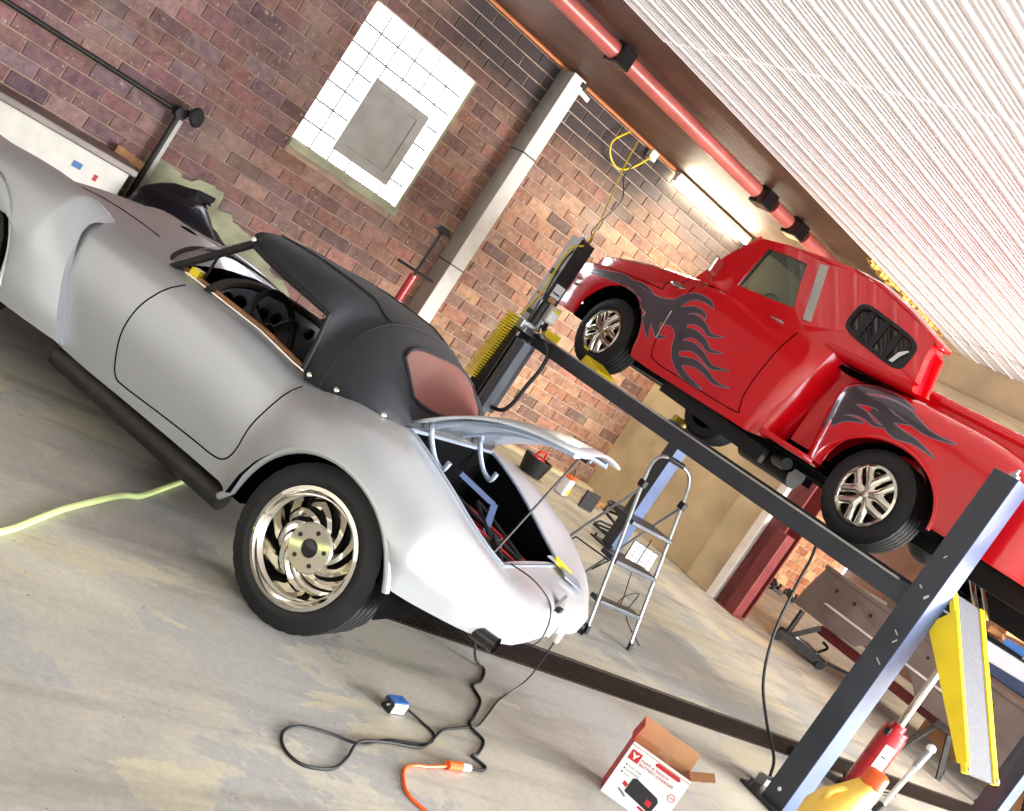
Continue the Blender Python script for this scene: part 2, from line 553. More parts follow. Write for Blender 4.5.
def brick_verts(w, h, t, seed):
    rr = random.Random(seed)
    j = lambda k: rr.uniform(-k, k)
    w, h = w / 2, h / 2
    vs = [(-w, 0, -h), (w, 0, -h), (w, 0, h), (-w, 0, h)]
    e = 0.004
    mid = [(-w + j(.002), -t * 0.7, -h + j(.002)), (w + j(.002), -t * 0.7, -h + j(.002)), (w + j(.002), -t * 0.7, h + j(.002)), (-w + j(.002), -t * 0.7, h + j(.002))]
    fr = [(-w + e + j(.002), -t + j(.002), -h + e), (w - e, -t + j(.002), -h + e + j(.002)), (w - e + j(.002), -t + j(.002), h - e), (-w + e, -t + j(.002), h - e + j(.002))]
    return vs + mid + fr, [(i, (i + 1) % 4, 4 + (i + 1) % 4, 4 + i) for i in range(4)] + [(4 + i, 4 + (i + 1) % 4, 8 + (i + 1) % 4, 8 + i) for i in range(4)] + [(8, 9, 10, 11)]


BP, BC, JT = 0.325, 0.13, 0.012
variants = {}


def brick_mesh(w, seed, material, h=BC):
    k = (round(w, 3), seed, material.name, h)
    if k not in variants:
        mb = MB(); mb.add(*brick_verts(w - JT, h - JT, 0.014, seed)); variants[k] = mb.mesh('brick', material, 0)
    return variants[k]


pieces = []
for row in range(0, 29):
    z = row * BC + BC / 2
    x = -3 + (0.0 if row % 2 else -BP / 2)
    while x < 9.34:
        x0, x1 = x, x + BP
        segs = [(x0, x1)]
        if WZ0 - 0.1 < z < WZ1 + 0.02 and x1 > WX0 and x0 < WX1:
            segs = []
            if x0 < WX0 - 0.05: segs.append((x0, WX0))
            if x1 > WX1 + 0.05: segs.append((WX1, x1))
        for s0, s1 in segs:
            s1 = min(s1, 9.34)
            if s1 - s0 < 0.06: continue
            p = proj(((s0 + s1) / 2, YW, z))
            vis = p is not None and -15 < p[0] < 1040 and -15 < p[1] < 826
            # the near car and the truck hide these
            if vis and (p[1] > 520 or (p[0] < 255 and p[1] > 60 + 0.82 * p[0])): vis = False
            pieces.append((0 if vis else 1, p[2] if p else 99, (s0 + s1) / 2, z, s1 - s0))
        x += BP
pieces.sort()
rest = MB()
for i, (inv, dep, x, z, w) in enumerate(pieces):
    if i < 300 and not inv:
        o = bpy.data.objects.new('brick', brick_mesh(w, i % 4, M['brick']))
        COL.objects.link(o); o.parent = wall
        o.location = (x, YW + 0.01 + random.uniform(-0.003, 0.003), z)
    else:
        vs, fs = brick_verts(w - JT, BC - JT, 0.014, i % 50)
        rest.T = Matrix.Translation((x, YW + 0.01 + random.uniform(-0.003, 0.003), z))
        rest.add(vs, fs)
tag(rest.build('brick_field', M['brick'], wall, smooth=0), kind='stuff')

# next bay: the same wall carries on beyond the concrete pier
b = MB()
b.box((12.3, YW + 0.11, 2.0), (6.0, 0.2, 4.0))
wf = tag(b.build('wall_back_bay', M['mortar'], smooth=0), kind='structure')
rest = MB()
n = 0
for row in range(0, 30):
    z = row * 0.13 + 0.065
    x = 9.4 + (0.14 if row % 2 else 0)
    while x < 15:
        p = proj((x, YW, z))
        vis = p and p[0] < 1030 and row < 11 and 9.5 < x < 13.6
        if vis and n < 190:
            o = bpy.data.objects.new('brick', brick_mesh(0.28, n % 4, M['brick2']))
            COL.objects.link(o); o.parent = wf; o.location = (x, YW + 0.01, z); n += 1
        else:
            vs, fs = brick_verts(0.268, 0.118, 0.014, n)
            rest.T = Matrix.Translation((x, YW + 0.01, z)); rest.add(vs, fs)
        x += 0.28
tag(rest.build('brick_field', M['brick2'], wf, smooth=0), kind='stuff')

# glass-block window
b = MB()
b.box(((WX0 + WX1) / 2, YW + 0.06, WZ1 + 0.0), (WX1 - WX0, 0.12, 0.02))
win = tag(b.build('window_1', M['white'], smooth=0), kind='structure')
bw_, bh_ = (WX1 - WX0) / 6, (WZ1 - WZ0) / 7
b = MB()
e = 0.018
b.add([(-bw_ / 2 + .011, 0, -bh_ / 2 + .011), (bw_ / 2 - .011, 0, -bh_ / 2 + .011), (bw_ / 2 - .011, 0, bh_ / 2 - .011), (-bw_ / 2 + .011, 0, bh_ / 2 - .011),
       (-bw_ / 2 + e, -.02, -bh_ / 2 + e), (bw_ / 2 - e, -.02, -bh_ / 2 + e), (bw_ / 2 - e, -.02, bh_ / 2 - e), (-bw_ / 2 + e, -.02, bh_ / 2 - e)],
      [(0, 1, 5, 4), (1, 2, 6, 5), (2, 3, 7, 6), (3, 0, 4, 7), (4, 5, 6, 7)])
gm = b.mesh('glass_block', M['block'], 0)
for i in range(6):
    for k in range(7):
        o = bpy.data.objects.new('glass_block', gm); COL.objects.link(o); o.parent = win
        o.location = (WX0 + bw_ * (i + .5), YW + 0.045, WZ0 + bh_ * (k + .5))
b = MB().box(((WX0 + WX1) / 2, YW + 0.09, (WZ0 + WZ1) / 2), (WX1 - WX0, 0.03, WZ1 - WZ0)); b.build('block_joint', M['black'], win, smooth=0)
b = MB().box(((WX0 + WX1) / 2, YW - 0.01, WZ0 - 0.045), (WX1 - WX0 + 0.06, 0.14, 0.075)); b.build('window_sill', M['plaster'], win, smooth=0, bevel=0.006)
b = MB().box((WX1 + 0.008, YW + 0.02, (WZ0 + WZ1) / 2), (0.03, 0.1, WZ1 - WZ0)); b.build('window_jamb', M['plaster'], win, smooth=0)
vx0, vx1, vz0, vz1 = WX0 + bw_ * 1.75, WX0 + bw_ * 5.0, WZ0 + 0.12, WZ0 + bh_ * 4.35
b = MB(); F = lambda x, z, t: (x, t, z)
o4 = [(vx0, vz0), (vx1, vz0), (vx1, vz1), (vx0, vz1)]
i4 = [(vx0 + .1, vz0 + .1), (vx1 - .1, vz0 + .1), (vx1 - .1, vz1 - .1), (vx0 + .1, vz1 - .1)]
b.ring(o4, i4, F, YW - 0.03, YW + 0.02); vp = b.build('vent_panel', M['greysteel'], win, smooth=0, bevel=0.004)
b = MB().box(((vx0 + vx1) / 2, YW + 0.0, (vz0 + vz1) / 2), (vx1 - vx0 - .19, 0.03, vz1 - vz0 - .19)); b.build('panel_board', M['greysteel'], vp, smooth=0)

# tall boxed column on the brick wall
b = MB()
b.box((5.80, (YW + 8.95) / 2, 1.83), (0.172, YW - 8.95, 3.63))
tk = tag(b.build('trim_column', M['greysteel'], smooth=0, bevel=0.004), kind='structure')  # grey sides paint in the shade on a white column
MB().box((5.80, 8.944, 1.83), (0.172, 0.008, 3.63)).build('front_face', M['white'], tk, smooth=0)
b = MB()
for z in (1.4, 2.72): b.box((5.80, 9.06, z), (0.182, 0.27, 0.012))
b.build('joint_strap', M['iron'], tk, smooth=0)
MB().box((5.88, 8.95, 3.60), (0.07, 0.05, 0.05)).build('top_bracket', M['black'], tk, smooth=0)
MB().bar((5.9, 9.1, 3.58), (6.15, 9.14, 3.57), 0.03, 0.05).build('side_bracket', M['white'], tk, smooth=0)

# concrete wall with pier, white corner strip and maroon steel jamb
b = MB()
b.box((XR + 0.12, (7.1 + YW) / 2, 1.85), (0.24, YW - 7.1 + 0.02, 3.7))
b.box((XR + 0.08, (6.72 + 7.1) / 2, 1.85), (0.32, 0.38, 3.7))
wr = tag(b.build('wall_right', M['concrete'], smooth=0, bevel=0.01), kind='structure')
tag(MB().box((XR + 0.06, 6.67, 1.7), (0.34, 0.1, 3.4)).build('trim_1', M['white'], smooth=0, bevel=0.004), kind='structure')
b = MB(); b.box((XR + 0.1, 6.57, 1.6), (0.24, 0.09, 3.2)); b.box((XR - 0.03, 6.5, 1.6), (0.02, 0.22, 3.2)); b.box((XR + 0.2, 6.45, 1.6), (0.02, 0.2, 3.2))
tag(b.build('door_1', M['maroon'], smooth=0), kind='structure')
b = MB(); b.box((XR - 0.04, 6.36, 0.5), (0.15, 0.15, 1.0)); b.box((XR - 0.04, 6.40, 0.006), (0.22, 0.3, 0.012))
tag(b.build('bollard', M['maroon'], smooth=0, bevel=0.008), 'short square maroon steel bollard at the foot of the concrete pier', 'bollard')
b = MB(); b.box((XR + 0.15, 1.3, 3.255), (0.3, 10.5, 0.35)); b.box((XR + 0.1, 1.3, 3.06), (0.36, 10.5, 0.04))
tag(b.build('trim_2', M['concrete'], smooth=0, bevel=0.006), kind='structure')

# room ends outside the frame, plus an added light-blocking wall
tag(MB().box((-3.0, 2.6, 1.85), (0.2, 13.4, 3.7)).build('wall_left', M['white'], smooth=0), kind='structure')
tag(MB().box((-1.6, -4.0, 1.85), (2.8, 0.2, 3.7)).build('light_block_wall', M['white'], smooth=0), kind='structure')  # unseen partial wall, added behind the camera to keep sky light off the left
tag(MB().box((15.6, 2.6, 2.0), (0.2, 13.4, 4.0)).build('wall_right_bay', M['deck'], smooth=0), kind='structure')

# ribbed ceiling sheets (run towards the pier) and the brown boards beyond their edge
CZ = 3.43
prof = []
y = -4.0
while y < 5.85:
    for dy, dz in ((0, 0), (.004, 0), (.014, .013), (.036, .013), (.050, 0), (.075, 0), (.079, .006), (.089, .006), (.093, 0), (.112, 0), (.116, .006), (.126, .006), (.13, 0), (.15, 0), (.154, .006), (.164, .006), (.168, 0)):
        prof.append((y + dy, -dz))
    y += 0.194
prof = [p for p in prof if p[0] <= 5.87] + [(5.87, 0)]
ceil = None
for x0, x1, dz in ((-3, 4.2, 0.0), (4.18, 8.72, 0.006), (8.70, 9.5, 0.0)):
    b = MB()
    b.grid([[(x, py, CZ + dz + pz) for py, pz in prof] for x in (x0, x1)])
    if ceil is None:
        ceil = tag(b.build('ceiling', M['ribs'], smooth=0, solid=0.004), kind='structure')
    else:
        b.build('ceiling_sheet', M['ribs'], ceil, smooth=0, solid=0.004)
tag(MB().box((3.3, -0.1 + 1.0, 3.8), (12.8, 10, 0.05)).build('ceiling_back', M['deck'], smooth=0), kind='structure')
dk = tag(MB().box((3.3, 7.5, 3.70), (12.8, 3.6, 0.04)).build('ceiling_board', M['deck'], smooth=0), kind='structure')
MB().box((3.3, 5.9, 3.57), (12.8, 0.04, 0.26)).build('edge_fascia', M['deck'], dk, smooth=0)
tag(MB().box((12.5, 3, 4.0), (6.5, 14, 0.05)).build('ceiling_bay', M['concrete'], smooth=0), kind='structure')
b = MB()
rr = random.Random(3)
for i in range(34):
    x = 7.35 + i * 0.045
    b.box((x, 5.93 + rr.uniform(-.01, .015), 3.44 + rr.uniform(-.02, .02)), (0.05, 0.06, rr.uniform(.03, .06)), Matrix.Rotation(rr.uniform(-.4, .4), 3, 'X'))
tag(b.build('insulation_strip', M['insul'], smooth=0), 'ragged yellow insulation strip along the ribbed ceiling edge', 'insulation', kind='stuff')

# duct, rod, pipe along the brown ceiling
t = thing('ceiling_duct', 'salmon pink round duct with black clamps under the brown ceiling', 'duct', (4.5, 7.28, 3.66))
for x0, x1 in ((-2.5, 0.36), (0.5, 2.55), (2.85, 3.15), (3.45, 4.1)):
    MB().tube([(x0, 0, -0.085), (x1, 0, -0.085)], 0.075, 20).build('duct_section', M['pink'], t)
for x in (0.43, 2.7, 3.3):
    b = MB(); b.box((x, 0, -0.09), (0.16, 0.2, 0.17)); b.bar((x - .05, .05, 0), (x + .05, .05, 0), .05, .05)
    b.build('duct_clamp', M['gloss'], t, smooth=0, bevel=0.01)
t2 = MB().tube([(-1, 7.49, 3.6), (6.9, 7.49, 3.6)], 0.012, 8).build('hanger_rod', M['pink'])
tag(t2, 'thin pink rod running beside the salmon duct on the brown ceiling', 'rod')
b = MB().tube(cr([(8.65, 7.3, 3.55), (8.7, 7.28, 3.54), (8.8, 7.15, 3.52), (8.95, 6.9, 3.5), (9.1, 6.7, 3.5)], 5), 0.03, 8)
tag(b.build('dark_pipe', M['iron']), 'dark bent pipe beyond the duct under the brown ceiling', 'pipe')
b = MB().tube([(-2.8, 9.13, 3.655), (7.62, 9.13, 3.655)], 0.022, 8)
c = b.build('wall_conduit', M['copper']); tag(c, 'orange painted conduit where the brick wall meets the brown ceiling', 'conduit')
b = MB().tube([(9.12, 9.13, 3.64), (9.32, 9.13, 3.64)], 0.022, 8).build('conduit_stub', M['copper'], c)

lt = thing('fluorescent_lamp', 'lit fluorescent tube lamp at the top of the brick wall', 'lamp', (8.42, 9.1, 3.66))
MB().box((0, 0, -0.02), (1.5, 0.09, 0.04)).build('housing', M['white'], lt, smooth=0)
MB().tube([(-.72, -.0, -0.075), (.72, 0, -0.075)], 0.026, 12).build('tube', M['tube'], lt)
for x in (-.74, .74): MB().box((x, 0, -0.07), (.03, .06, .07)).build('tube_holder', M['white'], lt, smooth=0)
l = bpy.data.lights.new('lamp_glow', 'AREA'); l.shape = 'RECTANGLE'; l.size = 1.4; l.size_y = 0.06; l.energy = 22; l.color = (1.0, 0.9, 0.68)
lo = bpy.data.objects.new('lamp_glow', l); COL.objects.link(lo); lo.location = (8.42, 9.02, 3.53); lo.rotation_euler = (math.radians(-35), 0, 0)

b = MB().box((7.24, 9.13, 3.60), (0.11, 0.08, 0.11))
tag(b.build('junction_box', M['white'], smooth=0, bevel=0.006), 'small white junction box at the end of the orange conduit', 'junction box')

# steel rail standing off the wall at the far left
t = thing('pipe_rail', 'black steel pipe rail with round knob standing against the brick wall', 'rail', (2.76, 9.08, 0))
MB().tube([(-5, 0, 1.185), (-.05, 0, 1.2)], 0.022, 10).build('rail_pipe', M['iron'], t)
MB().tube([(0, 0, 0), (0.0, 0, 1.2)], 0.026, 10).build('upright', M['iron'], t)
MB().bar((0.03, -.0, 0.0), (0.03, 0, 1.15), 0.03, 0.05).build('upright_channel', M['greysteel'], t, smooth=0)
b = MB(); b.tube([(-.02, .02, 1.2), (-.02, -.12, 1.2)], 0.05, 12); b.tube([(0.03, -.06, 1.23), (.1, -.12, 1.26)], 0.03, 8)
b.build('elbow', M['black'], t)
MB().lathe([(0, 0), (.07, .005), (.085, .02), (.07, .04), (.03, .05), (0, .05)], (.07, -.16, 1.24), (0.5, -1, 0.2), 20).build('knob', M['black'], t)
b = MB().prism([(0.02, 0), (.3, .0), (.34, .06), (.02, .09)], lambda x, z, t_: (x - .3, t_, z + .62), 0.0, 0.03)
b.build('bracket_blade', M['wood'], t, smooth=0)

# white glossy cabinet/panel at far left with a brown top edge
t = thing('wall_bench', 'white panelled bench against the brick wall at the far left', 'bench', (1.2, 8.9, 0))
MB().box((0, 0, 0.30), (2.7, 0.5, 0.56)).build('bench_front', M['white'], t, smooth=0, bevel=0.01)
MB().box((0, -.02, 0.61), (2.78, 0.56, 0.06)).build('bench_top', M['greybody'], t, smooth=0, bevel=0.01)
MB().box((0.98, -.254, 0.44), (0.07, 0.006, 0.05)).build('blue_label', M['blue'], t, smooth=0)
MB().box((1.14, -.254, 0.42), (0.03, 0.006, 0.05)).build('red_label', M['printred'], t, smooth=0)

# remains of old plaster on the lower brickwork
rr = random.Random(11)
pts = [(2.75, 0), (4.6, 0)]
top = [(2.75, .75), (2.95, .80), (3.1, .74), (3.3, .82), (3.45, .80), (3.5, .68), (3.62, .66), (3.8, .60), (4.0, .58), (4.15, .5), (4.25, .4), (4.45, .36), (4.6, .2)]
poly = pts + [(x + rr.uniform(-.02, .02), z + rr.uniform(-.02, .02)) for x, z in reversed(cr([(x, z, 0) for x, z in top], 3) and [(p.x, p.y) for p in cr([(x, z, 0) for x, z in top], 3)])]
b = MB().prism(poly, lambda x, z, t_: (x, t_, z), YW - 0.03, YW)
b.build('plaster_patch', M['plaster'], wall, smooth=0)
# concrete curb at the wall foot
tag(MB().box((6.9, 9.1, 0.03), (4.8, 0.22, 0.06)).build('baseboard_back', M['concrete'], smooth=0, bevel=0.02), kind='structure')


# ------------------------------------------------------------------ wheels
def tyre(R, ri, w, n=120):
    """tyre cross-section about local y, outer face at y=+w/2; tread has grooves and sipes"""
    h = w / 2
    prof = [(ri, h - .02), (ri + .012, h - .006), (ri + (R - ri) * .35, h), (R - .03, h - .006), (R - .012, h - .018)]
    tread = []
    k = 5
    for i in range(k):
        y0 = h - .022 - (w - .044) * i / k
        y1 = h - .022 - (w - .044) * (i + 1) / k
        tread += [(R, y0), (R, y1 + .009)] + ([(R - .009, y1 + .008), (R - .009, y1 + .001)] if i < k - 1 else [])
    prof += tread + [(R - .012, -h + .018), (R - .03, -h + .006), (ri + .01, -h + .006), (ri, -h + .02)]
    b = MB()
    nt = len(tread)
    b.lathe(prof, n=n, mod=lambda r, j, kk: r - (.003 if (5 <= j < 5 + nt and kk % 4 == 0) else 0))
    return b


def swirl_wheel(parent, loc, side, R=.30, ri=.212, w=.235):
    t = bpy.data.objects.new('wheel', tyre(R, ri, w).mesh('wheel', M['tire'], 0.5)); COL.objects.link(t)
    t.parent = parent; t.location = loc; t.rotation_euler = (0, 0, 0 if side > 0 else PI)
    h = w / 2
    b = MB().lathe([(ri + .004, h - .02), (ri + .006, h - .004), (ri - .008, h), (ri - .016, h - .012), (ri - .024, h - .03), (ri - .03, h - .034), (ri - .036, h - .09), (ri - .05, h - .115), (ri - .05, -h + .03)], n=56)
    b.build('rim', M['chrome'], t)
    b = MB()
    for k in range(10):
        a0 = 2 * PI * k / 10
        rows = []
        for i in range(8):
            f = i / 7
            r = .075 + (ri - .046 - .075) * f
            a = a0 - side * 1.05 * f ** 1.15
            wd = .52 - .04 * f - .14 * math.sin(PI * f)
            hh = h - .052 - .05 * f ** 2
            rows.append([(r * math.cos(a - wd * .5), hh - .018, r * math.sin(a - wd * .5)), (r * math.cos(a), hh, r * math.sin(a)), (r * math.cos(a + wd * .55), hh - .004, r * math.sin(a + wd * .55)), (r * math.cos(a + wd * .5), hh - .03, r * math.sin(a + wd * .5))])
        s = MB().grid(rows)
        sp = s.build('spoke', M['chrome'], t, smooth=0.9)
    b = MB().lathe([(0, h - .046), (.086, h - .046), (.092, h - .052), (.092, h - .09)], n=40)
    hb = b.build('hub', M['chrome'], t)
    MB().lathe([(0, h - .034), (.022, h - .036), (.034, h - .044), (.036, h - .05)], n=24).build('centre_cap', M['gloss'], t)
    for k in range(5):
        a = 2 * PI * k / 5 + .3
        MB().lathe([(0, 0), (.0085, 0), (.0085, -.012)], (.062 * math.cos(a), h - .044, .062 * math.sin(a)), n=12).build('lug', M['gloss'], t)
    MB().lathe([(0, h - .15), (ri - .05, h - .15)], n=32).build('brake_backing', M['iron'], t)
    return t


# ------------------------------------------------------------------ silver roadster (local x forward, y left, z up)
HD = math.radians(118.5)
car = thing('roadster', 'silver roadster with charcoal soft top and its boot lid propped open', 'car', (2.691, 3.317, 0), HD)
# a:   zt(centre) be ze(edge) bs zs(crown) bw zw bb zb
T = [(-.715, .47, .16, .465, .26, .46, .33, .44, .28, .405, ),
     (-.705, .505, .22, .50, .34, .49, .43, .46, .39, .395),
     (-.68, .535, .25, .53, .38, .515, .46, .47, .44, .388),
     (-.63, .56, .29, .555, .46, .55, .555, .48, .53, .384),
     (-.56, .577, .32, .574, .53, .595, .645, .49, .62, .384),
     (-.48, .60, .345, .594, .57, .635, .715, .50, .69, .384),
     (-.42, .622, .37, .615, .60, .66, .765, .51, .745, .386),
     (-.32, .665, .39, .655, .62, .70, .822, .53, .815, .40),
     (-.18, .725, .41, .715, .62, .745, .832, .58, .828, .50),
     (-.05, .772, .42, .762, .62, .775, .838, .62, .835, .60),
     (.08, .805, .42, .795, .62, .785, .835, .64, .832, .60),
     (.20, .82, .43, .80, .61, .785, .815, .60, .815, .56),
     (.32, .83, .46, .785, .60, .765, .775, .54, .785, .40),
     (.42, .83, .50, .755, .60, .735, .728, .50, .735, .255),
     (.50, .80, .52, .735, .60, .72, .70, .48, .675, .25),
     (.80, .78, .52, .765, .60, .745, .70, .50, .665, .245),
     (1.10, .79, .52, .765, .60, .75, .70, .50, .665, .24),
     (1.35, .85, .50, .775, .60, .745, .70, .50, .665, .235),
     (1.60, .86, .48, .78, .60, .735, .70, .50, .665, .24),
     (1.85, .85, .45, .77, .58, .725, .68, .52, .67, .30),
     (2.10, .82, .42, .745, .54, .705, .64, .56, .64, .50),
     (2.35, .765, .38, .70, .50, .67, .60, .55, .60, .50),
     (2.60, .68, .34, .62, .44, .59, .54, .48, .54, .36),
     (2.80, .58, .28, .53, .36, .50, .44, .42, .42, .30),
     (2.95, .46, .18, .43, .24, .42, .30, .38, .26, .32)]


def sect(a):
    zt, be, ze, bs, zs, bw, zw, bb, zb = lerp_table(T, a)
    k = [(0, zt), (be * .5, zt + (ze - zt) * .25), (be, ze), ((be + bs) / 2, (ze + zs) / 2 + .003), (bs, zs), (bs + (bw - bs) * .72, zs - (zs - zw) * .3), (bw, zw), ((bw * .65 + bb * .35), zw - (zw - zb) * .5), (bb, zb)]
    # arch: exact lip over the rear wheel
    if abs(a) < .375:
        zl = .262 + math.sqrt(max(.375 ** 2 - a * a, 0))
        if zl > zb:
            k[8] = (bb, zl); k[6] = (bw, max(zw, zl + .012)); k[7] = ((bw + bb) / 2, zl + .006)
            k[5] = (k[5][0], max(k[5][1], k[6][1] + .02))
    if abs(a - 2.22) < .41:
        zl = .29 + math.sqrt(max(.41 ** 2 - (a - 2.22) ** 2, 0)); k[8] = (bb, max(zl, k[8][1])); k[7] = (k[7][0], max(zl + .003, k[7][1])); k[6] = (k[6][0], max(zl + .006, k[6][1]))
    return k


def full_row(a):
    k = sect(a)
    half = cr([(p[0], p[1], 0) for p in k], 3)          # 25 points; every 3rd is a key
    L = [(a, p.x, p.y) for p in half]
    R = [(a, -p.x, p.y) for p in half]
    return list(reversed(L)) + R[1:]                     # left bottom ... centre(24) ... right bottom


st = []
for i in range(len(T) - 1):
    a0, a1 = T[i][0], T[i + 1][0]
    n = max(1, int(round((a1 - a0) / .035)))
    st += [a0 + (a1 - a0) * j / n for j in range(n)]
st.append(T[-1][0])
for extra in (-.372, .372): st.append(extra)
st = sorted(set(round(a, 4) for a in st))


def car_skip(i, j):
    a = (st[i] + st[i + 1]) / 2
    c = abs(j + .5 - 24)                                  # 6 columns = opening edge
    if -.50 < a < .08 and c < 6: return True              # boot opening
    if .45 < a < 1.36 and c < 6: return True              # cockpit
    return False


b = MB().grid([full_row(a) for a in st], skip=car_skip)
b.grid([full_row(st[0]), [(st[0] - .004, 0, .43)] * 49])
body = b.build('body', M['silver'], car, smooth=0.7)
bvh = BVHTree.FromPolygons([Vector(v) for v in b.v], b.f)


def side_b(a, z, bvh_=bvh, sgn=1):
    hit = bvh_.ray_cast(Vector((a, 3 * sgn, z)), Vector((0, -sgn, 0)))
    return hit[0].y if hit[0] is not None else .7 * sgn


def top_z(a, y_, bvh_=bvh):
    hit = bvh_.ray_cast(Vector((a, y_, 3)), Vector((0, 0, -1)))
    return hit[0].z if hit[0] is not None else .7


# front fender standing proud of the side skin
def fender_rows(sg):
    rows = []
    ss = [1.48, 1.482, 1.50, 1.56, 1.64, 1.72, 1.77, 1.80, 1.815, 1.83, 1.86, 1.91, 1.98, 2.06, 2.14, 2.22, 2.3, 2.38, 2.46, 2.53, 2.58, 2.61, 2.628, 2.66, 2.72, 2.8, 2.87, 2.92, 2.95]
    for q, s_ in enumerate(ss):
        u = (s_ - 1.48) / 1.47
        full = math.sin(min(1, u * 6 + .55) * PI / 2) if q else .72
        end = max(0.0, 1 - max(0, (s_ - 2.5) / .45) ** 2)
        end = math.sqrt(end) if end > 0 else 0
        zb = .255
        if abs(s_ - 2.22) < .41: zb = max(.255, .26 + math.sqrt(.41 ** 2 - (s_ - 2.22) ** 2))
        if q == 0: base = [(.50, .74), (.60, .735), (.66, .71), (.69, .66), (.695, .55), (.69, .42), (.68, .33), (.665, .25)]
        else:
            zc = .775 + .035 * math.sin(PI * min(1, u * 1.6))
            w = .728 + .082 * math.sin(min(1, (s_ - 1.482) / .42) * PI / 2)
            dz = (zc - .32) * (1 - end) * .9
            wi = .52 - .1 * (1 - end)
            w = wi + (w - wi) * (.35 + .65 * end)
            base = [(wi, min(.74, zc) - dz), (.60 * (w / .8), zc - .004 - dz), (w - .10, zc - .03 - dz), (w - .03, zc - .13 - dz), (w, zc - .25 - dz * .6), (w, max(zb + .012, .42)), (w - .004, max(zb + .006, .33)), (w - .02, zb)]
        sk = max(0, 1 - max(0, (s_ - 1.48) / .32))
        rows.append([(s_ + .48 * max(0, (p[1] - .25)) * sk + (.02 * math.sin((p[1] - .25) * 6)) * sk, sg * p[0], p[1]) for p in [(q_.x, q_.y) for q_ in cr([(x, z, 0) for x, z in base], 3)]])
    return rows


for sg in (1, -1):
    MB().grid(fender_rows(sg)).build('front_fender', M['silver'], car, smooth=0.75)

for sg in (1, -1):
    P = []
    for i in range(25):
        t = math.radians(4 + 172 * i / 24)
        a_, z_ = .375 * math.cos(t), .262 + .375 * math.sin(t)
        P.append((a_, sg * (sect(a_)[8][0] - .006), z_ - .004))
    MB().tube([(.43, sg * .725, .225)] + P[:-2], .014, 8).build('arch_lip', M['silver'], car)
    P = [(2.22 + .405 * math.cos(t), sg * .795, .262 + .405 * math.sin(t)) for t in [math.radians(180 * i / 24) for i in range(25)]]
    MB().tube(P, .014, 8).build('arch_lip', M['silver'], car)

# wheel wells and underside
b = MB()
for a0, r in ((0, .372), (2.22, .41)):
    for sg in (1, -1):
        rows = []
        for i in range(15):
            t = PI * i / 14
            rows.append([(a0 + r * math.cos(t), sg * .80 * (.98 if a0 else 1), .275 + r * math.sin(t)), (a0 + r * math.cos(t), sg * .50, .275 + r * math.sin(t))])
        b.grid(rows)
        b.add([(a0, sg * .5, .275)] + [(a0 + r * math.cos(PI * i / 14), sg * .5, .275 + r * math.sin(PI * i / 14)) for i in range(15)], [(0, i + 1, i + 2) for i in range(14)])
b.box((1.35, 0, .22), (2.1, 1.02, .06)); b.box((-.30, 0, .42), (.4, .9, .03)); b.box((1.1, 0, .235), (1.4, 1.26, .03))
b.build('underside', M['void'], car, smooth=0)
for sg in (1, -1):
    MB().tube([(.46, sg * .64, .19), (1.5, sg * .64, .19)], .045, 12).build('side_pipe', M['iron'], car)
    swirl_wheel(car, (0, sg * .6625, .30), sg)
    swirl_wheel(car, (2.24, sg * .6525, .30), sg)
    b = MB().tube([(-.60, sg * .53, .395), (-.70, sg * .53, .40)], .030, 14, cap=False)
    b.tube([(-.60, sg * .53, .395), (-.69, sg * .53, .40)], .025, 14)
    b.build('exhaust_tip', M['gloss'], car)


# thin lines lying on the side skin: door gap
def skin_line(pts, r, name, m, parent, off=.0):
    P = cr([(a, z, 0) for a, z in pts], 8)
    for sg in (1, -1):
        MB().tube([(p.x, side_b(p.x, p.y) * sg + off * sg, p.y) for p in P], r, 6).build(name, m, parent)


skin_line([(1.17, .745), (1.20, .68), (1.235, .575), (1.235, .46), (1.205, .36), (1.165, .297), (1.1, .287), (.9, .298), (.7, .307), (.575, .312), (.52, .335), (.495, .40), (.495, .5), (.47, .62), (.45, .715)], .0035, 'door_gap', M['void'], car)
# cockpit trim along the door tops
for sg in (1, -1):
    MB().tube([(a, sg * .50, top_z(a, .56) + .008) for a in [1.3, 1.2, 1.0, .8, .6, .5]], .02, 8).build('door_cap', M['tan'], car)
    MB().tube([(a, sg * .53, top_z(a, .56) + .012) for a in [1.34, 1.2, 1.0, .8, .6, .48]], .006, 6).build('chrome_strip', M['chrome'], car)

# interior
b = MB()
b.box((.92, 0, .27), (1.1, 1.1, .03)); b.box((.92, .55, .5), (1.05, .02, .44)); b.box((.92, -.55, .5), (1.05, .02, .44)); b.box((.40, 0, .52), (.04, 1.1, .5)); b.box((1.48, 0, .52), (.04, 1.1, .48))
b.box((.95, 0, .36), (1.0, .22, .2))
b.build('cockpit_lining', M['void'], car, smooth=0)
for sg in (1, -1):
    b = MB(); b.box((.78, sg * .29, .36), (.44, .40, .12)); b.box((.52, sg * .29, .54), (.12, .40, .42), Matrix.Rotation(-.2, 3, 'Y'))
    b.build('seat', M['gloss'], car, bevel=.03)
